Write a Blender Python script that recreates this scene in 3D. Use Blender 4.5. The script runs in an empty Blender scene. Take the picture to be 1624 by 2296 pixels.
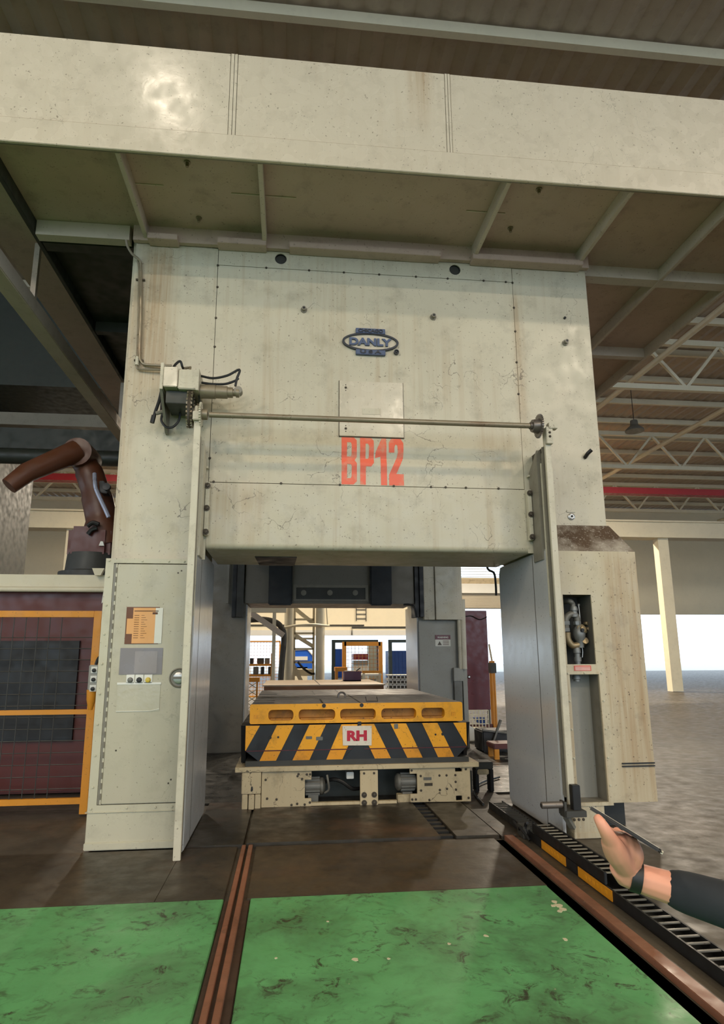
import bpy, bmesh, math, random
from mathutils import Vector, Matrix
from mathutils.geometry import tessellate_polygon
random.seed(7)
scene = bpy.context.scene
COL = scene.collection
V = Vector

# ------------------------------------------------------------------ camera
F_PX, PITCH, YAW, ROLL = 1418.43, .19978, .107316, -.0045766
PX, PY = 801.5, 1183.0
CAM = V((0, 0, 1.6))
_c, _s = math.cos, math.sin
_fw = V((_s(YAW)*_c(PITCH), _c(YAW)*_c(PITCH), _s(PITCH)))
_r0 = V((_c(YAW), -_s(YAW), 0)); _u0 = _r0.cross(_fw)
_rt = _r0*_c(ROLL) + _u0*_s(ROLL); _up = _u0*_c(ROLL) - _r0*_s(ROLL)
cd = bpy.data.cameras.new('camera'); cam = bpy.data.objects.new('camera', cd); COL.objects.link(cam)
cd.sensor_fit = 'HORIZONTAL'; cd.sensor_width = 36; cd.lens = 36*F_PX/1624
cd.shift_x = (812-PX)/1624; cd.shift_y = (PY-1148)/1624
cd.clip_start = .05; cd.clip_end = 400
m = Matrix((( _rt.x, _up.x, -_fw.x, CAM.x), (_rt.y, _up.y, -_fw.y, CAM.y), (_rt.z, _up.z, -_fw.z, CAM.z), (0, 0, 0, 1)))
cam.matrix_world = m
scene.camera = cam
# measured directions of the photograph, used to read real positions on known planes
def _ray(x, y): return _fw + _rt*((x-PX)/F_PX) - _up*((y-PY)/F_PX)
def at(x, y, Y): d = _ray(x, y); return CAM + d*(Y/d.y)
def az(x, y, z): d = _ray(x, y); return CAM + d*((z-CAM.z)/d.z)

# ------------------------------------------------------------------ world, lights, exposure
world = bpy.data.worlds.new('world'); scene.world = world; world.use_nodes = True
bg = world.node_tree.nodes['Background']
bg.inputs[0].default_value = (.72, .86, 1.0, 1); bg.inputs[1].default_value = 3.25
def lamp_light(name, loc, power, size, col, rot=(0, 0, 0), sy=None):
    l = bpy.data.lights.new(name, 'AREA'); l.energy = power; l.color = col
    if sy: l.shape = 'RECTANGLE'; l.size = size; l.size_y = sy
    else: l.shape = 'DISK'; l.size = size
    o = bpy.data.objects.new(name, l); COL.objects.link(o); o.location = loc; o.rotation_euler = rot
    return o
WARM = (1.0, .86, .67)
LAMPS = [(-9, -13), (-3, -13), (4, -13), (10, -13), (-9, -7), (-3, -7), (4, -7), (10, -7), (-6, -1.5), (7.5, -1.5), (-1.8, 1.9), (-6, 20), (4, 20.5), (12, 20), (-4, 30), (4, 30), (12, 30)]  # lamps added as fill around the one read from the beam highlight
for i, (x, y) in enumerate(LAMPS):
    lamp_light('high_bay_and_fill_light', (x, y, 9.28), (490 if y < 1 else 45) if y < 5 else (1300 if y < 25 else 2000), .55, WARM)  # rear rows stand in for daylight on the far wall
vs = scene.view_settings
vs.view_transform = 'Standard'; vs.look = 'None'; vs.gamma = 1; vs.use_curve_mapping = False
vs.exposure = -0.42
scene.cycles.adaptive_threshold = .06; scene.cycles.max_bounces = 4; scene.cycles.diffuse_bounces = 3; scene.cycles.glossy_bounces = 2; scene.cycles.caustics_reflective = False; scene.cycles.caustics_refractive = False

# ------------------------------------------------------------------ materials
def srgb(r, g, b):
    f = lambda c: (c/255/12.92) if c/255 <= .04045 else ((c/255+.055)/1.055)**2.4
    return (f(r), f(g), f(b), 1)
MATS = {}
class N:
    def __init__(s, name):
        s.m = bpy.data.materials.new(name); s.m.use_nodes = True; s.t = s.m.node_tree
        s.b = s.t.nodes['Principled BSDF']; s.pos = s.n('ShaderNodeNewGeometry').outputs['Position']
    def n(s, ty, **kw):
        o = s.t.nodes.new(ty)
        for k, v in kw.items(): setattr(o, k, v)
        return o
    def l(s, a, b): s.t.links.new(a, b)
    def noise(s, scale, detail=4, vec=None, sx=(1, 1, 1), dist=0, rough=.55):
        mp = s.n('ShaderNodeMapping'); mp.inputs['Scale'].default_value = sx; s.l(vec or s.pos, mp.inputs[0])
        t = s.n('ShaderNodeTexNoise'); t.inputs['Scale'].default_value = scale; t.inputs['Detail'].default_value = min(detail, 4) if detail < 8 else 5
        t.inputs['Roughness'].default_value = rough; t.inputs['Distortion'].default_value = dist
        s.l(mp.outputs[0], t.inputs['Vector']); return t.outputs['Fac']
    def ramp(s, fac, a, b, va=0, vb=1):
        r = s.n('ShaderNodeMapRange'); r.inputs[1].default_value = a; r.inputs[2].default_value = b
        r.inputs[3].default_value = va; r.inputs[4].default_value = vb; s.l(fac, r.inputs[0]); return r.outputs[0]
    def math(s, op, a, b):
        q = s.n('ShaderNodeMath', operation=op)
        for i, x in enumerate((a, b)):
            if isinstance(x, (int, float)): q.inputs[i].default_value = x
            else: s.l(x, q.inputs[i])
        return q.outputs[0]
    def mix(s, fac, a, b):
        q = s.n('ShaderNodeMix', data_type='RGBA')
        if isinstance(fac, (int, float)): q.inputs[0].default_value = fac
        else: s.l(fac, q.inputs[0])
        for i, x in ((6, a), (7, b)):
            if isinstance(x, tuple): q.inputs[i].default_value = x
            else: s.l(x, q.inputs[i])
        return q.outputs[2]
    def bump(s, h, strength=.1, dist=.02):
        q = s.n('ShaderNodeBump'); q.inputs['Strength'].default_value = strength; q.inputs['Distance'].default_value = dist
        s.l(h, q.inputs['Height']); s.l(q.outputs[0], s.b.inputs['Normal'])

def paint(name, col, rough=.42, var=.10, dirt=.25, streak=.0, crack=0., metal=0., dirtcol=(70, 52, 34), spots=.5, bump=.05, rust=0., stains=(), rvar=.1):
    if name in MATS: return MATS[name]
    a = N(name); c = srgb(*col); dk = srgb(*dirtcol)
    lo = tuple(x*(1-var) for x in c[:3])+(1,); hi = tuple(min(1, x*(1+var)) for x in c[:3])+(1,)
    big = a.noise(.9, 5); k = a.mix(a.ramp(big, .3, .7), lo, hi)
    if streak:
        st = a.noise(1, 5, sx=(16, 16, .55)); msk = a.noise(.8, 3)
        k = a.mix(a.math('MULTIPLY', a.ramp(st, .5, .75, 0, streak), a.ramp(msk, .42, .62)), k, srgb(150, 112, 62))
    if stains:
        sx = a.n('ShaderNodeSeparateXYZ'); a.l(a.pos, sx.inputs[0]); fine = a.noise(1, 6, sx=(30, 30, .8), rough=.65)
        for (x0, x1, z0, z1, am) in stains:
            fx = a.math('MULTIPLY', a.ramp(sx.outputs[0], x0-.05, x0+.06), a.ramp(sx.outputs[0], x1-.06, x1+.05, 1, 0)); fz = a.math('MULTIPLY', a.ramp(sx.outputs[2], z0-.4, z0+.3), a.ramp(sx.outputs[2], z1-.15, z1+.1, 1, 0))
            k = a.mix(a.math('MULTIPLY', a.math('MULTIPLY', fx, fz), a.ramp(fine, .38, .62, am*.35, am)), k, srgb(150, 110, 58))
    if rust:
        k = a.mix(a.math('MULTIPLY', a.ramp(a.noise(3, 8, rough=.7), .55, .7, 0, rust), 1), k, srgb(112, 60, 30))
    if dirt:
        d1 = a.noise(5, 7, rough=.68); k = a.mix(a.ramp(d1, .52, .85, 0, dirt), k, dk)
    if spots:
        sp = a.noise(48, 1); k = a.mix(a.ramp(sp, .70, .76, 0, spots), k, dk)
    if crack:
        dn = a.n('ShaderNodeTexNoise'); dn.inputs['Scale'].default_value = 2.2; dn.inputs['Detail'].default_value = 5; a.l(a.pos, dn.inputs['Vector'])
        ad = a.n('ShaderNodeVectorMath', operation='MULTIPLY_ADD'); a.l(dn.outputs['Color'], ad.inputs[0]); ad.inputs[1].default_value = (.9, .9, .9); a.l(a.pos, ad.inputs[2])
        vo = a.n('ShaderNodeTexVoronoi', feature='DISTANCE_TO_EDGE'); vo.inputs['Scale'].default_value = 2.4; a.l(ad.outputs[0], vo.inputs['Vector'])
        e = a.ramp(vo.outputs['Distance'], .003, .011, 1, 0); mk = a.ramp(a.noise(1.7, 3), .56, .64)
        k = a.mix(a.math('MULTIPLY', a.math('MULTIPLY', e, mk), crack), k, srgb(48, 38, 28))
    a.l(k, a.b.inputs['Base Color'])
    rr = a.noise(7, 1); a.l(a.ramp(rr, .3, .75, max(.05, rough-rvar), min(1, rough+rvar*1.6)), a.b.inputs['Roughness'])
    a.b.inputs['Metallic'].default_value = metal
    if bump: a.bump(a.noise(26, 2), bump, .01)
    MATS[name] = a.m; return a.m
def emit(name, col, st):
    a = N(name); a.b.inputs['Base Color'].default_value = (0, 0, 0, 1)
    a.b.inputs['Emission Color'].default_value = col; a.b.inputs['Emission Strength'].default_value = st
    MATS[name] = a.m; return a.m

M_PRESS = paint('press_paint', (196, 187, 164), .38, .06, .34, .34, .65, spots=.6, stains=((-1.55, -1.22, 4.1, 5.8, .55), (-1.68, -1.52, 2.6, 5.4, .4), (2.36, 2.44, 3.9, 5.5, .6), (-.78, -.25, 2.95, 3.27, .45), (1.9, 2.3, 3.6, 3.9, .3)))
M_CROWN = paint('crown_paint', (204, 193, 172), .24, .05, .22, .10, .25, spots=.55, stains=((1.02, 1.22, 6.55, 7.1, .5), (-3, 5, 6.0, 6.04, .12)))
M_SOFF = paint('soffit_paint', (190, 166, 150), .5, .10, .35, 0, .2)
M_RIB = paint('rib_paint', (196, 182, 164), .5, .08, .3)
M_PLATE = paint('side_sheet_paint', (186, 186, 184), .20, .05, .10, .06, .1, bump=.015, rvar=.02)
M_CAB = paint('cabinet_paint', (184, 177, 154), .38, .05, .22, .05, .15)
M_CABF = paint('cabinet_frame_paint', (192, 186, 162), .42, .06, .3, .15, spots=.6)
M_RAIL = paint('guide_rail_paint', (196, 188, 166), .42, .08, .4, .2, .2)
M_RAILD = paint('guide_rail_grey', (128, 122, 108), .4, .1, .45)
M_HOUS = paint('housing_paint', (192, 180, 152), .45, .07, .38, .8, .35, spots=.85, stains=((3.02, 3.4, .3, 2.6, .5),))
M_DARKIN = paint('dark_interior', (58, 57, 52), .55, .12, .3)
M_GREY = paint('grey_panel', (150, 148, 138), .42, .05, .2, .05)
M_BLACK = paint('black_rubber', (22, 22, 22), .5, .1, .1, spots=0, bump=0)
M_NAVY = paint('near_black_paint', (24, 27, 31), .5, .15, .25, spots=.3)
M_YEL = paint('hazard_yellow', (244, 168, 22), .45, .08, .55, .0, .5, spots=.9, dirtcol=(80, 48, 16))
M_YEL2 = paint('hazard_yellow_worn', (226, 150, 26), .5, .1, .75, 0, .5, spots=.9, dirtcol=(66, 40, 18))
M_POCK = paint('pocket_grime', (176, 120, 40), .6, .15, .9, 0, .3, spots=.9, dirtcol=(48, 32, 18))
M_CART = paint('cart_paint', (194, 176, 140), .5, .10, .65, .25, .9, spots=.95, dirtcol=(58, 44, 28))
M_STEEL = paint('worn_steel', (120, 112, 104), .38, .12, .3, metal=.6)
M_SHAFT = paint('painted_shaft', (138, 126, 104), .35, .1, .4, metal=.3, rust=.3)
M_TOPW = paint('bolster_top', (138, 130, 124), .45, .10, .35, metal=.2)
M_TOPB = paint('rear_bolster_top', (190, 172, 150), .5, .08, .25)
M_BROWN = paint('rear_bolster_side', (128, 84, 48), .5, .1, .3)
M_MOTOR = paint('motor_grey', (108, 106, 98), .45, .1, .35, metal=.2)
M_DKGRN_SHADE = paint('dark_green_and_bay_shade', (46, 50, 42), .5, .12, .3)  # machine green, also painted shade under the left crown bay
M_MAROON = paint('maroon_paint', (96, 22, 32), .35, .06, .15, spots=0)
M_REDBR = paint('red_brown_machine', (88, 34, 24), .4, .12, .25)
M_ROBOT = paint('robot_orange_brown', (92, 52, 32), .45, .15, .4)
M_BLUE = paint('blue_paint', (26, 92, 196), .4, .05, .1, spots=0)
M_BLUED = paint('blue_container_paint', (38, 78, 150), .5, .05, .15)
M_CREAM = paint('cream_wall', (226, 214, 184), .6, .03, .08, spots=0)
M_CRSTEEL = paint('cream_steel', (216, 206, 178), .5, .05, .15, spots=.1)
M_REDST = paint('red_steel', (150, 30, 34), .45, .06, .15)
M_WHITE = paint('white_plastic', (226, 224, 214), .4, .03, .08, spots=0, bump=0)
M_PURPLE = paint('purple_bin', (74, 44, 74), .45, .05, .1, spots=0)
M_BLUEENAMEL = paint('badge_blue', (78, 92, 122), .4, .12, .3)
M_BADGEDK = paint('badge_dark', (48, 52, 60), .4, .1, .2)
M_CHROME = paint('brushed_metal', (176, 174, 168), .28, .05, .15, metal=.9)
M_BOLT = paint('dark_bolt', (74, 66, 54), .45, .1, .3, metal=.4, bump=0)
M_SKIN = paint('skin', (212, 148, 122), .5, .04, 0, spots=0, bump=.03)
M_CLOTH = paint('dark_cloth', (30, 34, 38), .85, .1, 0, spots=0, bump=.1)
M_PLEX = paint('grey_sleeve', (128, 122, 122), .3, .04, .1, spots=0, bump=0)
M_VALVE = paint('valve_cast', (128, 130, 128), .42, .15, .3, metal=.35)
M_VALVEB = paint('valve_brass', (150, 132, 100), .4, .1, .3, metal=.5)
M_ORANGE = paint('orange_post', (214, 140, 28), .45, .06, .2)
M_DKPOST = paint('dark_gate_post', (26, 40, 38), .5, .1, .1)
M_SHUT = paint('shutter_slats', (196, 184, 160), .5, .04, .1, spots=0)
M_REDLBL = paint('red_label', (205, 92, 76), .5, .08, .2)
M_BP = None
_a = N('dusty_slope'); _k = _a.mix(_a.ramp(_a.noise(2.6, 6, rough=.6), .38, .64), srgb(84, 66, 50), srgb(176, 166, 150)); _k = _a.mix(_a.ramp(_a.noise(60, 3), .58, .70, 0, .55), _k, srgb(206, 200, 188)); _k = _a.mix(_a.ramp(_a.noise(40, 2), .70, .76, 0, .7), _k, srgb(40, 32, 24))
_a.l(_k, _a.b.inputs['Base Color']); _a.b.inputs['Roughness'].default_value = .5; M_DUST = _a.m

def mat_floor(name, col, dirtcol, amt, rough, scuff=.5, checker=False, rust=0):
    a = N(name); c = srgb(*col); d = srgb(*dirtcol)
    lo = tuple(x*.8 for x in c[:3])+(1,); k = a.mix(a.ramp(a.noise(1.3, 6), .35, .65), lo, c)
    big = a.noise(1.1, 8, rough=.7, dist=.4); k = a.mix(a.ramp(big, .45, .68, 0, amt), k, d)
    if rust: k = a.mix(a.math('MULTIPLY', a.ramp(a.noise(.9, 7, rough=.65), .52, .66, 0, rust), 1), k, srgb(118, 82, 58))
    sc = a.noise(9, 9, rough=.75, dist=1.2); k = a.mix(a.math('MULTIPLY', a.ramp(sc, .52, .64, 0, scuff), a.ramp(a.noise(2.2, 3), .40, .60, .15, 1)), k, d)
    fl = a.noise(30, 2); k = a.mix(a.ramp(fl, .76, .79, 0, .5), k, srgb(170, 165, 140))
    a.l(k, a.b.inputs['Base Color']); a.l(a.ramp(a.noise(6, 5), .3, .7, rough-.12, rough+.15), a.b.inputs['Roughness'])
    if checker:
        w = a.n('ShaderNodeTexWave'); w.inputs['Scale'].default_value = 14; mp = a.n('ShaderNodeMapping'); mp.inputs['Rotation'].default_value = (0, 0, .785); a.l(a.pos, mp.inputs[0]); a.l(mp.outputs[0], w.inputs['Vector'])
        a.bump(w.outputs['Fac'], .25, .004)
    else: a.bump(a.noise(20, 6, rough=.7), .12, .01)
    MATS[name] = a.m; return a.m
M_GREEN = mat_floor('green_floor_paint', (100, 170, 108), (54, 54, 38), .60, .45, .95)
M_STPL = mat_floor('dark_floor_plate', (74, 65, 51), (32, 30, 24), .75, .44, .6, rust=.22)
M_STPL2 = mat_floor('oily_floor_plate', (58, 52, 42), (26, 25, 20), .7, .40, .5, rust=.35)
M_CONC = mat_floor('dark_concrete', (92, 84, 72), (48, 44, 38), .6, .5, .4)
M_CHECK = mat_floor('checker_plate', (56, 54, 48), (28, 27, 24), .5, .35, .3, checker=True)
M_RBAR = mat_floor('rail_bar_rust', (148, 98, 74), (82, 62, 44), .55, .42, .5)
M_RSTRIP = mat_floor('rail_strip_brown', (76, 56, 44), (40, 32, 26), .6, .45, .4)

# ------------------------------------------------------------------ mesh helpers
class MB:
    def __init__(s): s.v = []; s.f = []
    def add(s, vs_, fs):
        o = len(s.v); s.v += [tuple(p) for p in vs_]; s.f += [tuple(i+o for i in f) for f in fs]; return s
    def box(s, x0, x1, y0, y1, z0, z1):
        if x0 > x1: x0, x1 = x1, x0
        if y0 > y1: y0, y1 = y1, y0
        if z0 > z1: z0, z1 = z1, z0
        return s.add([(x0,y0,z0),(x1,y0,z0),(x1,y1,z0),(x0,y1,z0),(x0,y0,z1),(x1,y0,z1),(x1,y1,z1),(x0,y1,z1)],
              [(0,3,2,1),(4,5,6,7),(0,1,5,4),(1,2,6,5),(2,3,7,6),(3,0,4,7)])
    def prism(s, pts, a0, a1, axis='y', holes=()):
        """polygon (2D; x,z for axis y / y,z for x / x,y for z) extruded from a0 to a1"""
        def P(p, a): return (p[0], a, p[1]) if axis == 'y' else ((a, p[0], p[1]) if axis == 'x' else (p[0], p[1], a))
        loops = [list(pts)]+[list(h) for h in holes]
        tri = tessellate_polygon([[V((p[0], p[1], 0)) for p in l] for l in loops]); flat = [p for l in loops for p in l]; n = len(flat)
        vs_ = [P(p, a0) for p in flat]+[P(p, a1) for p in flat]
        fs = [tuple(t) for t in tri]+[tuple(i+n for i in reversed(t)) for t in tri]; o = 0
        for l in loops:
            k = len(l)
            for i in range(k): j = (i+1) % k; fs.append((o+i, o+i+n, o+j+n, o+j))
            o += k
        return s.add(vs_, fs)
    def cyl(s, p0, p1, r0, r1=None, n=16):
        p0, p1 = V(p0), V(p1); r1 = r0 if r1 is None else r1; d = (p1-p0).normalized()
        a = d.orthogonal().normalized(); b = d.cross(a); vs_ = []
        for p, r in ((p0, r0), (p1, r1)):
            for i in range(n): t = 2*math.pi*i/n; vs_.append(p+a*(r*math.cos(t))+b*(r*math.sin(t)))
        fs = [(i, (i+1) % n, n+(i+1) % n, n+i) for i in range(n)]+[tuple(reversed(range(n))), tuple(range(n, 2*n))]
        return s.add(vs_, fs)
    def tube(s, pts, r, n=8, closed=False):
        pts = [V(p) for p in pts]; m_ = len(pts); rs = r if isinstance(r, (list, tuple)) else [r]*m_
        prev = None; vs_ = []
        for i, p in enumerate(pts):
            q0 = pts[(i-1) % m_] if (i or closed) else p; q1 = pts[(i+1) % m_] if (i < m_-1 or closed) else p
            d = (q1-q0).normalized()
            a = d.orthogonal().normalized() if prev is None else (prev-d*prev.dot(d)).normalized(); prev = a; b = d.cross(a)
            for k in range(n): t = 2*math.pi*k/n; vs_.append(p+a*(rs[i]*math.cos(t))+b*(rs[i]*math.sin(t)))
        fs = []
        for i in range(m_ if closed else m_-1):
            j = (i+1) % m_
            for k in range(n): fs.append((i*n+k, i*n+(k+1) % n, j*n+(k+1) % n, j*n+k))
        if not closed: fs += [tuple(reversed(range(n))), tuple(range((m_-1)*n, m_*n))]
        return s.add(vs_, fs)
    def bar(s, p0, p1, w, h):
        """rectangular bar, w across horizontally, h the other way"""
        p0, p1 = V(p0), V(p1); d = (p1-p0).normalized(); up = V((0, 0, 1)) if abs(d.z) < .95 else V((0, 1, 0))
        a = d.cross(up).normalized()*(w/2); b = a.cross(d).normalized()*(h/2)
        vs_ = [p+x for p in (p0, p1) for x in (-a-b, a-b, a+b, -a+b)]
        return s.add(vs_, [(0,1,2,3),(7,6,5,4),(0,4,5,1),(1,5,6,2),(2,6,7,3),(3,7,4,0)])
    def lathe(s, p0, axis, prof, n=20):
        p0 = V(p0); d = V(axis).normalized(); a = d.orthogonal().normalized(); b = d.cross(a); vs_ = []; m_ = len(prof)
        for (h, r) in prof:
            for i in range(n): t = 2*math.pi*i/n; vs_.append(p0+d*h+a*(r*math.cos(t))+b*(r*math.sin(t)))
        fs = [(j*n+i, j*n+(i+1) % n, (j+1)*n+(i+1) % n, (j+1)*n+i) for j in range(m_-1) for i in range(n)]
        fs += [tuple(reversed(range(n))), tuple(range((m_-1)*n, m_*n))]
        return s.add(vs_, fs)
    def mesh(s, name, mat, off=V((0, 0, 0)), bevel=0, seg=2, smooth=False):
        me = bpy.data.meshes.new(name); me.from_pydata([(p[0]-off.x, p[1]-off.y, p[2]-off.z) for p in s.v], [], s.f)
        bm = bmesh.new(); bm.from_mesh(me); bmesh.ops.recalc_face_normals(bm, faces=bm.faces)
        if bevel:
            es = [e for e in bm.edges if len(e.link_faces) == 2 and e.calc_face_angle(0) > .5]
            bmesh.ops.bevel(bm, geom=es, offset=bevel, segments=seg, affect='EDGES', clamp_overlap=True)
        if smooth:
            for f in bm.faces: f.smooth = True
            for e in bm.edges:
                if len(e.link_faces) == 2 and e.calc_face_angle(0) > .7: e.smooth = False
        bm.to_mesh(me); bm.free(); me.materials.append(mat); return me
    def build(s, name, mat, parent=None, bevel=0, seg=2, smooth=False, label=None, kind=None):
        off = V((0, 0, 0))
        if parent is not None: off = root_loc(parent)
        me = s.mesh(name, mat, off, bevel, seg, smooth)
        o = bpy.data.objects.new(name, me); COL.objects.link(o)
        if parent is not None: o.parent = parent
        if label: o['label'] = label
        if kind: o['kind'] = kind
        return o
def root_loc(o):
    t = V((0, 0, 0))
    while o is not None: t = t+o.location; o = o.parent
    return t
def thing(name, label, cat, loc, group=None):
    o = bpy.data.objects.new(name, None); o.empty_display_size = .2; COL.objects.link(o); o.location = loc
    o['label'] = label; o['category'] = cat
    if group: o['group'] = group
    return o
def tag(o, label, cat, group=None):
    o['label'] = label; o['category'] = cat
    if group: o['group'] = group
    return o
def struct(o): o['kind'] = 'structure'; return o
def put(name, me, loc, parent, rot=(0, 0, 0)):
    o = bpy.data.objects.new(name, me); COL.objects.link(o); o.parent = parent; o.location = V(loc)-root_loc(parent); o.rotation_euler = rot; return o
def text_mb(txt, x0, x1, z0, z1, y0, y1, heavy=.02, font_w=1):
    """lettering filling the x/z box, from depth y0 (front) to y1"""
    c = bpy.data.curves.new('lettering', 'FONT'); c.body = txt; c.size = 1; c.offset = heavy; c.extrude = .01; c.resolution_u = 4
    o = bpy.data.objects.new('lettering', c); COL.objects.link(o)
    dg = bpy.context.evaluated_depsgraph_get(); me = bpy.data.meshes.new_from_object(o.evaluated_get(dg))
    xs = [v.co.x for v in me.vertices]; ys = [v.co.y for v in me.vertices]; zs = [v.co.z for v in me.vertices]
    ax_, bx_, ay_, by_, az_, bz_ = min(xs), max(xs), min(ys), max(ys), min(zs), max(zs)
    b = MB(); b.add([(x0+(v.co.x-ax_)/(bx_-ax_)*(x1-x0), y1+(v.co.z-az_)/(bz_-az_)*(y0-y1), z0+(v.co.y-ay_)/(by_-ay_)*(z1-z0)) for v in me.vertices],
                    [tuple(p.vertices) for p in me.polygons])
    bpy.data.objects.remove(o); bpy.data.meshes.remove(me); bpy.data.curves.remove(c); return b
def smooth_path(pts, n=6):
    pts = [V(p) for p in pts]; out = []
    for i in range(len(pts)-1):
        p0 = pts[max(i-1, 0)]; p1 = pts[i]; p2 = pts[i+1]; p3 = pts[min(i+2, len(pts)-1)]
        for k in range(n):
            t = k/n; out.append(.5*((2*p1)+(p2-p0)*t+(2*p0-5*p1+4*p2-p3)*t*t+(3*p1-p0-3*p2+p3)*t**3))
    return out+[pts[-1]]
def rrect(x0, x1, z0, z1, r, n=4):
    out = []
    for cx, cz, a in ((x1-r, z0+r, -90), (x1-r, z1-r, 0), (x0+r, z1-r, 90), (x0+r, z0+r, 180)):
        for k in range(n+1): t = math.radians(a+90*k/n); out.append((cx+r*math.cos(t), cz+r*math.sin(t)))
    return out
def circ(cx, cz, r, n=20): return [(cx+r*math.cos(2*math.pi*i/n), cz+r*math.sin(2*math.pi*i/n)) for i in range(n)]
BOLT = MB().lathe((0, 0, 0), (0, -1, 0), [(0, .013), (.004, .013), (.004, .009), (.011, .008), (.012, .004)], 8).mesh('bolt', M_BOLT, smooth=True)
BOLTP = MB().lathe((0, 0, 0), (0, -1, 0), [(0, .012), (.003, .012), (.003, .009), (.009, .008), (.010, .004)], 8).mesh('bolt', M_CABF, smooth=True)
BOLTBIG = MB().lathe((0, 0, 0), (0, -1, 0), [(0, .03), (.008, .03), (.008, .018), (.022, .016), (.024, .006)], 10).mesh('bolt', M_BOLT, smooth=True)

# ------------------------------------------------------------------ floor
fl = struct(MB().box(-40, 45, -25, 62, -.25, -.02).build('floor', M_CONC))
def slab(name, x0, x1, y0, y1, z, mat, bev=.004): return MB().box(x0, x1, y0, y1, -.03, z).build(name, mat, fl, bevel=bev)
slab('painted_area', -9, -.405, -6, 4.722, .004, M_GREEN)
slab('painted_area', -.225, 1.84, -6, 4.715, .004, M_GREEN)
slab('steel_plate', -5.2, -.86, 4.73, 5.925, 0, M_STPL); slab('steel_plate', -.86, -.405, 4.73, 5.925, .001, M_STPL)
slab('steel_plate', -.25, 1.85, 4.722, 5.918, .002, M_STPL)
slab('steel_plate', 2.05, 5.5, 4.705, 7.6, -.004, M_CONC)
slab('steel_plate', -.84, -.36, 5.95, 7.6, .012, M_STPL2)
slab('steel_plate', -.335, 1.375, 5.945, 7.75, .022, M_STPL2); slab('steel_plate', 1.515, 1.91, 5.945, 7.75, .02, M_STPL2)
slab('steel_plate', 1.93, 2.46, 5.94, 7.75, .006, M_STPL2)
slab('checker_plate', -1.8, -.46, 7.62, 9.4, 0, M_CHECK); slab('checker_plate', -1.8, -.46, 9.42, 11.6, 0, M_CHECK)
slab('checker_plate', 2.05, 3.6, 7.78, 9.5, 0, M_CHECK); slab('checker_plate', 2.05, 3.6, 9.52, 11.6, 0, M_CHECK)
slab('rail_strip', -.40, -.23, -6, 4.72, -.008, M_RSTRIP); slab('rail_strip', 1.86, 1.945, -6, 5.93, -.02, M_BLACK)
slab('concrete_strip', 2.03, 2.9, -6, 4.70, -.004, M_CONC); slab('concrete_area', 2.9, 12, -6, 4.70, -.002, M_CONC)
# slotted groove in the oily plate
for k in range(11): MB().box(1.38, 1.51, 6.02+k*.15, 6.09+k*.15, -.03, .004).build('slot_bar', M_BLACK, fl)
# bolster rails
for i, (x0, x1) in enumerate(((-.368, -.335), (-.312, -.276))):
    o = MB().box(x0, x1, -6, 5.925, -.02, .016).build('floor_rail', M_RBAR, bevel=.003)
    tag(o, ['rusty flat rail bar, outer of the close-set pair at left', 'rusty flat rail bar, inner of the close-set pair at left'][i], 'rail', 'flat rail bars in the floor')
o = MB().box(1.95, 2.03, -6, 5.93, -.02, .02).build('floor_rail', M_RBAR, bevel=.003)
tag(o, 'wide single rusty rail bar beside the black cable chain', 'rail', 'flat rail bars in the floor')

# ------------------------------------------------------------------ press
XC = .80
def mx(x): return 2*XC-x
press = thing('stamping_press', 'huge beige straight-sided stamping press filling the picture', 'press', (XC, 8, 0))
def pp(name, b, mat=M_PRESS, **k): return b.build(name, mat, press, **k)
ZS = 5.82; YF = 6.05
# uprights behind the face
pp('front_column', MB().box(-1.675, -.862, YF+.012, 7.15, 0, 5.9), M_PRESS, bevel=.045, seg=3)
pp('front_column', MB().box(2.462, 3.245, YF+.012, 7.15, 2.6, 5.9), M_PRESS, bevel=.03, seg=3); pp('column_foot', MB().box(2.462, 3.245, 6.2, 7.14, 0, 2.6), M_DARKIN)
pp('crown_back', MB().box(-.87, 2.47, YF+.03, 7.12, 3.30, 5.9), M_DARKIN)
# face sheets
def sheet(name, x0, x1, z0, z1, y, fn=None, nx=1, nz=1, mat=M_PRESS, th=.012, holes=()):
    b = MB()
    if fn:
        vs_ = [(x0+(x1-x0)*i/nx, y-fn(x0+(x1-x0)*i/nx, z0+(z1-z0)*j/nz), z0+(z1-z0)*j/nz) for j in range(nz+1) for i in range(nx+1)]
        fs = [(j*(nx+1)+i, j*(nx+1)+i+1, (j+1)*(nx+1)+i+1, (j+1)*(nx+1)+i) for j in range(nz) for i in range(nx)]
        n0 = len(vs_); vs_ += [(x, y+th, z) for (x, _, z) in vs_]; fs += [tuple(k+n0 for k in reversed(f)) for f in fs]
        ring = [i for i in range(nx+1)]+[j*(nx+1)+nx for j in range(1, nz+1)]+[nz*(nx+1)+i for i in range(nx-1, -1, -1)]+[j*(nx+1) for j in range(nz-1, 0, -1)]
        for a_, b_ in zip(ring, ring[1:]+ring[:1]): fs.append((a_, a_+n0, b_+n0, b_))
        b.add(vs_, fs); o = pp(name, b, mat, smooth=True)
    else:
        b.prism([(x0, z0), (x1, z0), (x1, z1), (x0, z1)], y, y+th, 'y', holes); o = pp(name, b, mat)
    return o
def g(t, s): return math.exp(-(t/s)**2)
def wav(x, z):
    e = min(1, (x+.8)/.25)*min(1, (2.372-x)/.25)*min(1, (5.602-z)/.12)*min(1, (z-3.26)/.1)
    d = .014*g(z-3.66-.01*(x-.8), .055)+.010*g(z-3.47, .05)-.010*g(z-3.56, .05)
    u = (x+.45)*.55-(z-5.2); d += .010*g(u, .06)*g(x+.2, .55)+.008*g(u-.28, .07)*g(x+.1, .5)+.006*g(u+.25, .06)*g(x-.1, .5)
    return d*max(0, e)+.001
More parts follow.
